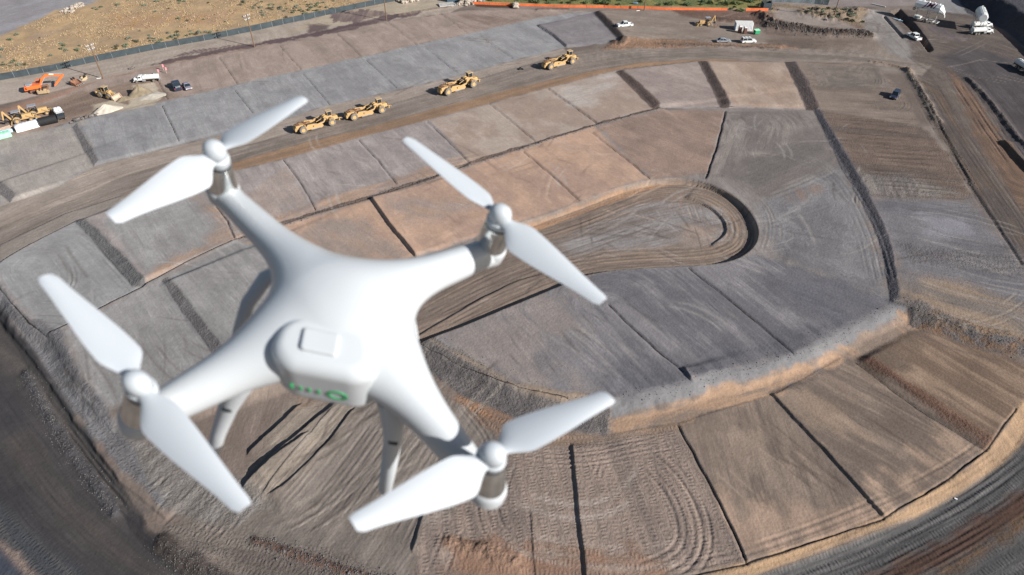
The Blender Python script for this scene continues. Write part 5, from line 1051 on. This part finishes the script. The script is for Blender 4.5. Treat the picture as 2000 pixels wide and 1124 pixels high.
# open truck loaded with white bags
lt = thing('flatbed_truck', 'dark truck loaded with lumpy white bags, at the end of the black roll', 'truck')
MB().box((-.3, 0, .9), (6.4, 2.2, .3)).build('frame', 'dark', lt)
bd = MB(); bd.box((-1.2, 0, 1.2), (4.4, 2.4, .2)); [bd.box((-1.2, s*1.16, 1.5), (4.4, .1, .6)) for s in (-1, 1)]; bd.box((-3.4, 0, 1.5), (.1, 2.4, .6)); bed = bd.build('bed', 'dark', lt)
m = MB(); rb = random.Random(4)
for k in range(14): m.blob((-3.0+(k//2)*.62, (-.5 if k % 2 else .5)+rb.uniform(-.1, .1), 1.7+rb.uniform(0, .2)), (.48, .62, .42), k, .12, 9, 6)
m.build('white_bags', 'tarpwhite', bed, smooth=True)
c = MB().box((2.1, 0, 1.7), (1.7, 2.2, 1.5), taper=(.85, .88)).build('cab', 'dark', lt, bevel=.1)
MB().box((2.15, 0, 2.0), (1.7, 1.9, .6), taper=(.88, .95)).build('window', 'glass', c); MB().box((2.1, 0, 2.48), (1.2, 1.7, .06)).build('roof', 'dirtywhite', c)
for x in (-2.2, 2.1):
    for s in (-1, 1): wheel(lt, x, s*.95, .48, .4, 'steelrim')
carat(lt, (113, 218), (126, 242), .95)

# ------------------------------------------------------------------ materials stacked at the left edge
def tarp(name, lab, cat, p, q, wd, ht, mt, seed=0, n=18):
    a, b = G(*p), G(*q); L = (b-a).length; t = MB(); rr = random.Random(seed); vs = []; fs = []
    pr = [(-.5, 0), (-.5, .55), (-.42, .92), (-.2, 1.0), (.15, .98), (.42, .9), (.5, .5), (.5, 0)]
    for i in range(n+1):
        x = -L/2+L*i/n; k = 1 if 0 < i < n else .82
        for (y, z) in pr: vs.append((x+rr.uniform(-.1, .1), y*wd*k*(1+rr.uniform(-.06, .06)), max(0, z*ht*(1+rr.uniform(-.08, .05))*k) if z else -.1))
    m = len(pr)
    for i in range(n):
        for j in range(m-1): fs.append((i*m+j, (i+1)*m+j, (i+1)*m+j+1, i*m+j+1))
    fs += [tuple(range(m)), tuple(n*m+j for j in reversed(range(m)))]
    o = t.add(vs, fs).build(name, mt, None, smooth=True); c = (a+b)/2; put(o, c, math.atan2(b.y-a.y, b.x-a.x)); return tag(o, lab, cat)
tarp('wrapped_stack', 'long stack wrapped in crumpled white sheeting in front of the backhoes', 'wrapped stack', (32, 257), (84, 243), 2.3, 1.7, 'tarpwhite', 1)
tarp('wrapped_stack', 'low stack under a pale green sheet cut off by the left edge', 'wrapped stack', (-25, 276), (23, 264), 2.2, 1.3, 'palegreen', 2)
tarp('plastic_sheet', 'narrow light blue plastic strip lying along the green wrapped stack', 'sheet', (-10, 265), (26, 257), .8, .9, 'tarpblue', 3, 10)
tag(MB().tube([(-2.2, 0, 1.15), (-2.1, 0, 1.15), (2.1, 0, 1.15), (2.2, 0, 1.15)], [1.0, 1.15, 1.15, 1.0], 20).build('liner_roll', 'black', None, smooth=True), 'fat roll of black liner between the white wrap and the dark truck', 'roll')
put(COL.objects['liner_roll'], G(97, 243), head((82, 246), (112, 239)))
bp_ = thing('board_stack', 'tan timber boards piled behind the green wrapped stack', 'boards')
for k in range(5): MB().box((0, -.8+k*.38, .12+.12*(k % 2)), (4.2-.3*k, .3, .2), rot=(0, 0, .03*k)).build('board', 'board', bp_)
put(bp_, G(8, 252), head((0, 254), (18, 249)))
rr = random.Random(12)
def rocks(name, lab, cat, pts, n, r, mt, sp, h=1.0, seed=0):
    q = random.Random(seed); m = MB(); P = [G(*p) for p in pts]; c = P[0]
    for i in range(n):
        u = q.random()*(len(P)-1); k = int(u); a = P[k].lerp(P[min(k+1, len(P)-1)], u-k)
        x = a.x+q.gauss(0, sp); y = a.y+q.gauss(0, sp); s = r*q.uniform(.4, 1.2); d = math.hypot(x-a.x, y-a.y)
        m.blob((x-c.x, y-c.y, s*.35+max(0, h*(1-d/(2*sp+.01)))*q.random()), (s, s*q.uniform(.6, 1), s*q.uniform(.5, .9)), q.random(), .3, 6, 4)
    o = m.build(name, mt, None); o.location = c; return tag(o, lab, cat)
rocks('rubble_pile', 'ragged row of dark broken pavement chunks beside the sand', 'rubble', [(146, 238), (160, 233), (188, 226)], 46, .55, 'darkrock', .45, .3, 1)
rocks('rubble_pile', 'sprawl of brown broken rock in the dry grass near the gravel yard', 'rubble', [(126, 26), (140, 18), (160, 10)], 60, .7, 'rock', 1.2, .3, 2)
rocks('rock_pile', 'heap of pale boulders at the top edge, behind the fence end', 'rock pile', [(780, 5), (806, 2)], 60, .75, 'rock', 1.3, 1.0, 3)
rocks('rock_pile', 'heap of tan boulders at the left end of the orange fence', 'rock pile', [(901, 8), (924, 6)], 50, .9, 'rock', 1.1, 1.4, 4)
rocks('boulder', 'single tan boulder with dark side at the end of the wet ditch', 'boulder', [(1006, 14), (1008, 14)], 4, 1.3, 'rock', .5, .4, 5)
rocks('soil_clod', 'lone dark clod lying on the graded fence track', 'clod', [(256, 135), (260, 134)], 8, .45, 'darkrock', .4, .1, 6)
rocks('black_rag', 'small black rag dropped on the haul road behind the last scraper', 'rag', [(1014, 137), (1021, 136)], 7, .55, 'black', .3, .1, 7)
tag(put(MB().box((0, 0, .25), (6, 3.4, .5), rot=(.08, 0, 0)).box((3.4, -.4, .2), (1.6, 2.6, .4), rot=(0, .2, .3)).build('concrete_slab', 'concrete', None, bevel=.06), G(872, 11), .3), 'tilted grey concrete slabs next to the pale pad at the top', 'slab')

# ------------------------------------------------------------------ sand heaps
def heap(lab, p, rx, ry, h, mt, seed, flat=0):
    n, m_ = 40, 18; vs = []; fs = []
    for j in range(m_+1):
        q = j/m_
        for i in range(n):
            a = 2*math.pi*i/n; w_ = 1+.14*math.sin(a*2+seed)+.09*math.sin(a*5+seed*2); r = q*w_
            z = h*max(0, 1-q**1.05)*(1+.06*math.sin(a*7+q*9+seed)); vs.append((rx*r*math.cos(a), ry*r*math.sin(a), z-.08 if j == m_ else z))
    for j in range(m_):
        for i in range(n): k = (i+1) % n; fs.append((j*n+i, (j+1)*n+i, (j+1)*n+k, j*n+k))
    o = MB().add(vs, fs).build('sand_heap', mt, None, smooth=True); put(o, G(*p), seed*.4); tag(o, lab, 'sand heap')
heap('tall brown damp sand heap behind the loader', (274, 184), 3.1, 2.9, 2.9, 'dampsand', 1)
heap('pale sand heap nearest the graded slope, left of the loader', (208, 217), 4.0, 2.6, 1.9, 'sand', 2)
heap('flat olive sand mound just in front of the loader bucket', (243, 194), 2.3, 1.7, .8, 'dampsand', 3)
heap('low broad pale sand heap spreading right of the brown heap', (296, 188), 3.4, 3.6, .55, 'sand', 5)
# survey stakes with ribbon
def stake(p, lab):
    t = thing('survey_stake', lab, 'stake', group='pink survey stakes'); MB().beam((0, 0, 0), (0, 0, 1.3), .08).build('stick', 'board', t)
    MB().box((.12, 0, 1.15), (.34, .06, .7)).build('ribbon', 'pink', t); put(t, G(*p), .3); t.scale = (1.3, 1.3, 1.3)
stake((311, 148), 'pink ribboned stake right behind the tail of the water truck'); stake((326, 144), 'pink ribboned stake standing clear to the right of the water truck')
stake((320, 138), 'pink ribboned stake farthest back, near the wet stain')

# ------------------------------------------------------------------ fences
def fence(name, lab, cat, pts, h, mt, post, step=3.2, fab='fabric', lean=0.0, seg=1.0):
    t = thing(name, lab, cat); P = [G(*p) for p in pts]; o = P[0]; t.location = o
    path = []
    for a, b in zip(P[:-1], P[1:]):
        n = max(1, int((b-a).length/seg))
        for k in range(n): q = a.lerp(b, k/n); q.z = gz(q.x, q.y); path.append(q)
    path.append(P[-1]); rr = random.Random(5); vs = []; fs = []
    for i, q in enumerate(path):
        w_ = rr.uniform(-.05, .05)+.05*math.sin(i*1.9)
        d = (path[min(i+1, len(path)-1)]-path[max(i-1, 0)]).normalized(); n = Vector((-d.y, d.x, 0))
        for th in (-.02, .02):
            for z in (0.02, h*.5, h*(1+rr.uniform(-.02, .02))): r = q-o+n*(th+w_*(z/h)+lean*z); vs.append((r.x, r.y, r.z+z))
    for i in range(len(path)-1):
        b = i*6; e = b+6
        fs += [(b, e, e+1, b+1), (b+1, e+1, e+2, b+2), (b+3, b+4, e+4, e+3), (b+4, b+5, e+5, e+4), (b+2, e+2, e+5, b+5)]
    MB().add(vs, fs).build(fab, mt, t)
    k = 0; acc = 0; n = 0
    for i in range(len(path)):
        if i and i < len(path)-1: acc += (path[i]-path[i-1]).length
        if (i == 0 or acc >= step) and n < 98:
            acc = 0; n += 1; q = path[i]-o; MB().tube([(q.x, q.y, q.z-.1), (q.x, q.y, q.z+h+.12)], .05, 6).build('post', post, t)
    return t
fence('screened_fence', 'long dark green screened fence between dry grassland and the graded site', 'fence', [(-120, 182), (0, 157), (100, 140), (200, 118), (300, 98), (400, 80), (500, 60), (600, 38), (700, 17), (760, 5), (775, 2)], 2.0, 'fence', 'galv', 4.0)
fence('safety_fence', 'long orange plastic mesh fence across the green strip, left length', 'fence', [(924, 9), (1010, 12), (1100, 15), (1180, 16), (1300, 20), (1420, 21)], .95, 'orangemesh', 'rust', 6.0, 'mesh', 0, 2)
fence('safety_fence', 'short orange plastic mesh fence right of the gap in the long one', 'fence', [(1456, 22), (1500, 22)], 1.0, 'orangemesh', 'rust', 4.0, 'mesh', 0, 1.5)
fence('screened_fence', 'grey-green screened fence panels at the top, right of the dark enclosure', 'fence', [(1508, 4), (1536, 5), (1560, 6), (1590, 8), (1617, 11)], 2.2, 'fencegrey', 'galv', 3.4)
e_ = thing('dark_enclosure', 'black-green screened box enclosure at the right end of the orange fence', 'enclosure')
m = MB(); m.box((0, -1.4, 1.3), (3.2, .12, 2.6)); m.box((0, 1.4, 1.3), (3.2, .12, 2.6)); m.box((1.6, 0, 1.3), (.12, 2.7, 2.6)); m.box((-1.6, 0, 1.3), (.12, 2.7, 2.6)); m.build('wall', 'fence', e_); MB().box((0, 0, 1.0), (2.6, 2.2, .7)).build('bin', 'dark', e_)
put(e_, G(1495, 18), .05)
for (p, lab, mt) in (((886, 3), 'dark blue steel container cut by the top edge, left of the tan boulders', 'bluegrey'), ((935, 2), 'grey steel container cut by the top edge, right of the tan boulders', 'grey')):
    t = thing('steel_container', lab, 'container'); MB().box((0, 0, 1.2), (5, 2.4, 2.4)).build('box', mt, t, bevel=.05)
    m = MB(); [m.box((-2.3+k*.4, -1.23, 1.2), (.12, .06, 2.2)) for k in range(12)]; m.build('ribs', mt, t); MB().box((0, 0, 2.44), (4.9, 2.3, .06)).build('lid', mt, t); put(t, G(*p), 0)

# ------------------------------------------------------------------ utility poles
def make_pole(h=11.5):
    t = thing('utility_pole', '', 'pole')
    MB().tube([(0, 0, -.5), (0, 0, h)], [.2, .13], 10).build('shaft', 'wood', t)
    for z, L in ((h-.4, 2.6), (h-1.5, 2.2)):
        c = MB(); c.box((0, .15, z), (L, .14, .16)); c.beam((-.8, .15, z), (0, .12, z-.8), .06); c.beam((.8, .15, z), (0, .12, z-.8), .06); c = c.build('crossarm', 'galv', t)
        for x in (-L/2+.12, -L/5, L/5, L/2-.12): MB().tube([(x, .15, z+.08), (x, .15, z+.2), (x, .15, z+.32)], [.1, .13, .06], 8).build('insulator', 'insul', c)
    return t
P0 = make_pole(10.8)
for i, (p, lab) in enumerate([((202, 154), 'brown utility pole between the two loose buckets and the water truck'), ((497, 92), 'brown utility pole at the left end of the dark wet stain'), ((755, 41), 'brown utility pole at the top edge, beside the right part of the wet stain'),
                              ((1258, 21), 'brown utility pole standing at the orange fence'), ((1629, 31), 'brown utility pole on the weedy mound at the upper right')]):
    o = P0 if i == 0 else copy_tree(P0); put(o, G(*p), R_(58)); tag(o, lab, 'pole', 'utility poles')
for p, q in (((194, 154), (192, 152)), ((1246, 22), (1249, 21))):
    o = MB().tube([(-.7, 0, .12), (.7, 0, .12)], .12, 8).build('marker_post', 'dirtywhite', None); put(o, G(*p), .4)
    tag(o, 'white stub lying at the foot of the leftmost pole' if p[0] < 500 else 'white stub lying at the foot of the pole by the orange fence', 'stub')

# ------------------------------------------------------------------ overhead loading tanks
def make_tank(L=10.5, R=1.6, letters=True, lab='', n=8):
    t = thing('loading_tank', lab, 'storage tank')
    vs = []; fs = []; zc = 5.0
    xs = [(-L/2, 1, 0), (L/2-1.6, 1, 0), (L/2, .35, -.95)] if letters else [(-L/2, 1, 0), (L/2-.3, 1, 0), (L/2, .86, 0)]
    for x, k, dz in xs:
        for j in range(n): a = 2*math.pi*(j+.5)/n; vs.append((x, R*k*math.cos(a), zc+dz+R*k*math.sin(a)))
    for i in range(2):
        for j in range(n): q = (j+1) % n; fs.append((i*n+j, (i+1)*n+j, (i+1)*n+q, i*n+q))
    fs += [tuple(range(n)), tuple(2*n+j for j in reversed(range(n)))]
    v = MB().add(vs, fs).build('vessel', 'white', t, bevel=.06)
    m = MB()
    for k in range(5):
        if letters: MB().box((-L/2+.5+k*(L-3)/4, 0, zc+R+.1), (.14, .5, .4)).build('fin', 'white', v); continue
        x = -L/2+.2+k*(L-2)/4; pts = [(x, (R+.08)*math.cos(2*math.pi*(j+.5)/n), zc+(R+.08)*math.sin(2*math.pi*(j+.5)/n)) for j in range(n)]
        m = MB()
        for j in range(n): m.beam(pts[j], pts[(j+1) % n], .14)
        m.box((x, 0, zc+R+.2), (.12, .5, .4)); m.build('hoop', 'white', v)
    m = MB()
    for x in (-L/2+1.4, -.2, L/2-2.0):
        for s in (-1, 1): m.beam((x, s*1.15, zc-.8), (x+.3, s*1.25, .3), .16)
    m.beam((-L/2+1.5, -1.2, .6), (L/2-2, -1.2, 4.6), .08); m.build('legs', 'galv', t)
    m = MB(); [m.beam((-L/2+1, s*1.2, .45), (L/2-1, s*1.2, .45), .22) for s in (-1, 1)]; [m.beam((x, -1.2, .45), (x, 1.2, .45), .2) for x in (-L/2+1, -L/4, 0, L/4, L/2-1)]; m.box((-L/2+2.0, 0, .8), (2.4, 1.8, .7)); m.build('base_frame', 'dirtywhite', t)
    for s in (-1, 1): wheel(t, .2, s*1.45, .5, .35, 'steelrim')
    w_ = wheel(t, -L/2+.1, -1.0, .5, .3, 'steelrim'); w_.location.z = 3.0
    m = MB().tube([(L/2-1, 0, zc-1.2), (L/2+.2, 0, zc-1.6), (L/2+.4, 0, zc-2.4)], .22, 10).build('spout', 'white', t)
    if letters:
        cu = bpy.data.curves.new('txt', 'FONT'); cu.body = 'JMI'; cu.size = 2.7; cu.extrude = .02; cu.shear = .35; cu.align_x = 'CENTER'; cu.align_y = 'CENTER'; cu.offset = .035; cu.space_character = 1.15
        to = bpy.data.objects.new('txt', cu); COL.objects.link(to); dg = bpy.context.evaluated_depsgraph_get(); me_ = bpy.data.meshes.new_from_object(to.evaluated_get(dg)); bpy.data.objects.remove(to)
        lo = bpy.data.objects.new('lettering', me_); COL.objects.link(lo); me_.materials.clear(); me_.materials.append(M('letter')); lo.parent = v
        aa = R_(58); nrm = Vector((0, -math.sin(aa), math.cos(aa))); rad = R+.02
        lo.location = (-.1, 0, zc); lo.location += nrm*rad; lo.rotation_euler = (aa, 0, 0)
    return t
T1 = make_tank(lab='white octagonal tank raised on legs with dark red letters on its side')
put(T1, P3(1808, 41), head((1783, 34), (1833, 47))); T1.location.z = gz(T1.location.x, T1.location.y)
T2 = make_tank(8.5, 1.5, False, 'white ribbed tank on legs seen end-on above the two tanker trucks', 16)
a = P3(1906, 56); put(T2, Vector((a.x, a.y, gz(a.x, a.y))), head((1901, 42), (1911, 72)))
for o in (T1, T2): o['group'] = 'raised white tanks'

# ------------------------------------------------------------------ site box, toilets, bins
t = thing('site_box', 'large white box container behind two brown toilets', 'container')
MB().box((0, 0, 1.35), (6.1, 2.5, 2.7)).build('body', 'tarpwhite', t, bevel=.04)
MB().box((0, 0, 2.74), (6.2, 2.6, .08)).build('roof', 'dirtywhite', t); m = MB(); [m.box((-2.8+k*.5, -1.27, 1.35), (.1, .06, 2.4)) for k in range(12)]; m.build('ribs', 'white', t)
MB().box((-3.07, 0, 1.3), (.06, 2.1, 2.3)).build('door', 'lightblue', t); put(t, G(1452, 60)+Vector((0, .8, 0)), R_(-4))
def toilet(p, lab):
    t = thing('portable_toilet', lab, 'toilet', group='brown portable toilets'); MB().box((0, 0, 1.1), (1.1, 1.1, 2.1)).build('cabin', 'brown', t, bevel=.04)
    MB().box((0, 0, 2.25), (1.2, 1.2, .22), taper=(.6, .8)).build('roof', 'dirtywhite', t); MB().box((0, -.57, 1.05), (.8, .05, 1.8)).build('door', 'brown', t); put(t, G(*p), .05)
toilet((1444, 64), 'left brown portable toilet in front of the white box'); toilet((1454, 66), 'right brown portable toilet in front of the white box')
t = thing('dumpster', 'small green dumpster with sloping lid right of the white box', 'dumpster')
MB().box((0, 0, .8), (1.9, 1.3, 1.3), taper=(1, 1)).build('bin', 'green', t, bevel=.04); MB().box((0, 0, 1.5), (1.95, 1.35, .08), rot=(.12, 0, 0)).build('lid', 'palegreen', t); [MB().box((s*1.0, 0, 1.0), (.1, .9, .16)).build('handle', 'dark', t) for s in (-1, 1)]; put(t, G(1477, 67), .3)
for (p, lab) in (((1398, 55), 'thin wheel or ring standing right of the small backhoe'),):
    m = MB(); k = 20
    for j in range(k): a0, a1 = 2*math.pi*j/k, 2*math.pi*(j+1)/k; m.beam((.75*math.cos(a0), 0, .8+.75*math.sin(a0)), (.75*math.cos(a1), 0, .8+.75*math.sin(a1)), .12)
    o = m.build('steel_ring', 'rust', None); put(o, G(*p), .4); tag(o, 'rusty ring standing on edge right of the small backhoe', 'ring')
o = MB().tube([(0, 0, .35), (1.6, 0, .35), (2.0, 0, .35)], [.5, .55, .3], 10).build('small_tank', 'bluegrey', None, smooth=True); put(o, G(1236, 8), -.3); tag(o, 'small teal drum lying in the green strip above the orange fence', 'drum')
o = MB().box((0, 0, .25), (3.6, .35, .12)).box((.6, 0, .3), (.3, 1.2, .12)).build('hose_reel', 'tarpblue', None); put(o, G(1753, 40), -1.0); tag(o, 'pale blue pipe length lying between trench and white tank', 'pipe')
o = MB().tube([(-2.6, 0, .2), (2.6, 0, .2)], .2, 8).build('pipe', 'dirtywhite', None); put(o, G(1716, 12), -.75); tag(o, 'white pipe length lying at the top of the dirt road', 'pipe')
o = MB().box((0, 0, .15), (.8, .5, .3)).build('litter', 'tarpwhite', None, bevel=.05); put(o, G(1866, 975), -.6); tag(o, 'scrap of white litter on the dark outer road', 'litter'); o.scale = (.5, .5, .5)

# ------------------------------------------------------------------ sagebrush and weeds
leafm = {}
def leafmat(k, c):
    if k not in leafm: leafm[k] = mat('leaf_'+k, c, .8, 0, .22, 1.5)
    return leafm[k]
def bushmesh(seed, mt, n=150):
    q = random.Random(seed); vs = []; fs = []
    for i in range(n):
        a = q.uniform(0, 2*math.pi); u = q.random()**.6; el = q.uniform(0, 1); r = u*(.75+.25*math.sin(a*3+seed))
        c = Vector((r*math.cos(a), r*math.sin(a)*.85, (.08+.75*el*math.sqrt(max(0, 1-r*r*.8))))); s = q.uniform(.08, .2)
        d = Vector((q.gauss(0, 1), q.gauss(0, 1), q.gauss(0, 1))).normalized(); e = d.orthogonal().normalized(); b = len(vs)
        vs += [c-d*s, c+e*s*.6, c+d*s, c-e*s*.6]; fs.append((b, b+1, b+2, b+3))
    me = bpy.data.meshes.new('bush'); me.from_pydata([tuple(v) for v in vs], [], fs); me.materials.append(mt); return me
sage = [bushmesh(i, leafmat('sage%d' % (i % 2), [(.20, .22, .155), (.15, .19, .11)][i % 2])) for i in range(4)]
grn = [bushmesh(10+i, leafmat('green%d' % (i % 2), [(.085, .13, .05), (.13, .17, .06)][i % 2]), 170) for i in range(4)]
q = random.Random(21)
def scatter(lst, meshes, name, label, cat, group, smin_, smax_):
    for (x, y) in lst:
        p = G(x, y); o = bpy.data.objects.new(name, q.choice(meshes)); COL.objects.link(o); k = q.uniform(smin_, smax_)
        o.location = p; o.rotation_euler = (0, 0, q.uniform(0, 6)); o.scale = (k, k*q.uniform(.8, 1.2), k*.8); tag(o, label, cat, group)
pts = [(4, 98), (2, 112), (33, 69), (20, 79), (184, 17), (190, 20), (198, 15), (152, 101), (275, 9), (305, 4), (310, 4), (350, 2), (360, 4), (230, 11), (349, 38), (366, 42), (440, 43), (407, 7), (495, 14), (283, 12), (304, 24), (250, 2), (398, 39), (330, 18), (78, 75), (100, 110)]
for cx, cy, n, sx, sy in ((20, 128, 10, 18, 6), (235, 92, 8, 12, 5), (290, 80, 16, 26, 6), (345, 68, 8, 12, 4), (385, 66, 12, 20, 3), (560, 20, 34, 40, 10), (520, 12, 10, 16, 7), (620, 14, 12, 18, 5), (140, 96, 6, 12, 5), (350, 3, 6, 16, 2), (480, 4, 5, 12, 3)):
    for i in range(n):
        x = q.gauss(cx, sx); y = q.gauss(cy, sy)
        lim = np.interp(x, [0, 200, 400, 500, 600, 700, 760], [142, 106, 69, 50, 28, 8, -4])
        if y < lim: pts.append((x, y))
scatter(pts, sage, 'sage_bush', 'low grey-green sage bush in the dry grassland beyond the screened fence', 'bush', 'sage bushes in the dry grassland', .5, 1.2)
pts = [(q.uniform(945, 1500), q.uniform(-18, 13)) for i in range(150)]
pts = [p for p in pts if p[1] < np.interp(p[0], [925, 1100, 1300, 1500], [3, 10, 14, 16])]
scatter(pts, grn, 'weed_bush', 'bushy green weed clump in the strip above the orange fence', 'bush', 'green weed clumps above the orange fence', .9, 1.9)
pts = [(q.uniform(1575, 1685), q.uniform(14, 46)) for i in range(34)]
scatter([p for p in pts if abs(p[1]-(18+(p[0]-1575)*.17)) < 12], sage, 'dry_weed', 'dry tan weed clump on the mound round the right-hand pole', 'bush', 'dry weeds on the upper right mound', .8, 1.4)
scatter([(1428, 19), (1440, 22), (1446, 20), (1434, 16), (1450, 23)], grn, 'weed_bush', 'green weed clump filling the gap in the orange fence', 'bush', 'green weeds in the fence gap', .9, 1.3)
tr_ = thing('small_tree', 'small dark tree at the top edge above the right part of the orange fence', 'tree'); 
MB().tube([(0, 0, -.2), (0, 0, 1.6), (.2, 0, 2.6)], [.16, .12, .06], 8).build('trunk', 'wood', tr_)
vs = []; fs = []
for i in range(900):
    c = Vector((q.gauss(0, .8), q.gauss(0, .8), 2.8+q.gauss(0, .7))); d = Vector((q.gauss(0, 1), q.gauss(0, 1), q.gauss(0, 1))).normalized(); e = d.orthogonal().normalized(); b = len(vs); s = q.uniform(.1, .2)
    vs += [c-d*s, c+e*s*.6, c+d*s, c-e*s*.6]; fs.append((b, b+1, b+2, b+3))
MB().add(vs, fs).build('crown', leafmat('dark', (.05, .08, .035)), tr_)
put(tr_, G(1470, 4), 0)
for i, (x, y) in enumerate(((1418, -4), (1445, -2), (1492, 3))):
    o = copy_tree(tr_); put(o, G(x, y), i*2.0); o['label'] = ['small dark tree at the top edge, leftmost of the row', 'small dark tree at the top edge, second of the row', 'small dark tree touching the dark enclosure'][i]
# grass tufts: nobody could count them
N_ = 26000; rg = np.random.default_rng(3)
px_ = rg.uniform(-60, 980, N_); py_ = rg.uniform(-40, 150, N_)
lim = np.interp(px_, [-60, 0, 200, 400, 500, 600, 700, 760, 980], [158, 148, 111, 72, 52, 30, 9, -2, -30]); yard = np.interp(px_, [-60, 0, 60, 110, 180, 240, 300], [95, 72, 47, 22, 10, -10, -60])
dens = fbm(px_*.03, py_*.06, 61, 3)
k = (py_ < lim) & (py_ > yard) & (dens > .42+.1*rg.random(N_)); px_, py_ = px_[k], py_[k]
v_ = (py_-562)/F; d_ = CH/(SP+v_*CP); gx_ = (px_-1000)/F*d_; gy_ = d_*(CP-v_*SP); gz_ = gza(gx_, gy_)
vs = []; fs = []
for x, y, z in zip(gx_, gy_, gz_):
    for j in range(3):
        a = q.uniform(0, 6.28); h = q.uniform(.15, .34); w_ = .16; dx, dy = math.cos(a), math.sin(a); ox, oy = q.gauss(0, .15), q.gauss(0, .15); b = len(vs)
        vs += [(x+ox-dx*w_, y+oy-dy*w_, z), (x+ox+dx*w_, y+oy+dy*w_, z), (x+ox-dy*.2, y+oy+dx*.2, z+h)]; fs.append((b, b+1, b+2))
me = bpy.data.meshes.new('dry_grass'); me.from_pydata(vs, [], fs); me.materials.append(mat('straw', (.46, .34, .20), .85, 0, .2, .5))
o = bpy.data.objects.new('dry_grass', me); COL.objects.link(o); tag(o, 'tufted golden dry grass beyond the screened fence', 'grass', None, 'stuff')
# loose stones and clods on the windrows and rough banks
q = random.Random(33); vs = []; fs = []
def clods(line, z0, hw, n, s0, s1):
    P = [U(x, y, z0) for x, y in smooth_pts(line, 2)]; cum = [0]
    for a, b in zip(P[:-1], P[1:]): cum.append(cum[-1]+math.hypot(b[0]-a[0], b[1]-a[1]))
    X = []; Y = []
    for i in range(n):
        s = q.uniform(0, cum[-1]); k = max(j for j in range(len(cum)-1) if cum[j] <= s); u = (s-cum[k])/(cum[k+1]-cum[k]+1e-9)
        X.append(P[k][0]*(1-u)+P[k+1][0]*u+q.gauss(0, hw)); Y.append(P[k][1]*(1-u)+P[k+1][1]*u+q.gauss(0, hw))
    Z = gza(X, Y)
    for x, y, z in zip(X, Y, Z):
        r = q.uniform(s0, s1)*(1 if q.random() < .9 else 1.7); b = len(vs); w = [r*q.uniform(.6, 1.2) for _ in range(6)]
        vs.extend([(x+w[0], y, z), (x-w[1], y, z), (x, y+w[2], z), (x, y-w[3], z), (x, y, z+w[4]*.8), (x+.3*r, y, z-w[5]*.3)])
        fs.extend([(b+i, b+j, b+4) for i, j in ((0, 2), (2, 1), (1, 3), (3, 0))])
clods([(50, 730), (100, 820), (150, 895), (215, 985), (225, 1004)], Z3, .8, 1100, .05, .13)
clods([(320, 1070), (380, 1110), (440, 1150)], Z3, 1.5, 700, .05, .13)
clods([(500, 1055), (600, 1092), (720, 1130), (800, 1150)], Z2, .7, 700, .06, .18)
clods([(1200, 790), (1400, 742), (1600, 680), (1770, 600)], -1, 1.0, 500, .05, .13)
clods([(1770, 605), (1830, 630), (1900, 655), (2000, 690)], -1, 1.0, 300, .04, .13)
clods([(840, 680), (1000, 760), (1180, 800)], -1, 1.6, 350, .04, .12)
clods([(1500, 54), (1600, 66), (1694, 70)], 0, 1.6, 700, .12, .4)
clods([(455, 474), (620, 416), (850, 346), (1050, 280), (1290, 212)], 0, .5, 1500, .05, .16)
clods([(1290, 90), (1400, 90), (1520, 96)], 0, .8, 500, .08, .22)
clods([(1770, 140), (1830, 240), (1900, 370)], 0, .8, 400, .08, .22)
me = bpy.data.meshes.new('loose_stones'); me.from_pydata(vs, [], fs); me.materials.append(mat('stone', (.13, .12, .115), .95, 0, .3, 1.0))
o = bpy.data.objects.new('loose_stones', me); COL.objects.link(o); tag(o, 'loose stones and clods along the windrows and banks', 'stones', None, 'stuff')
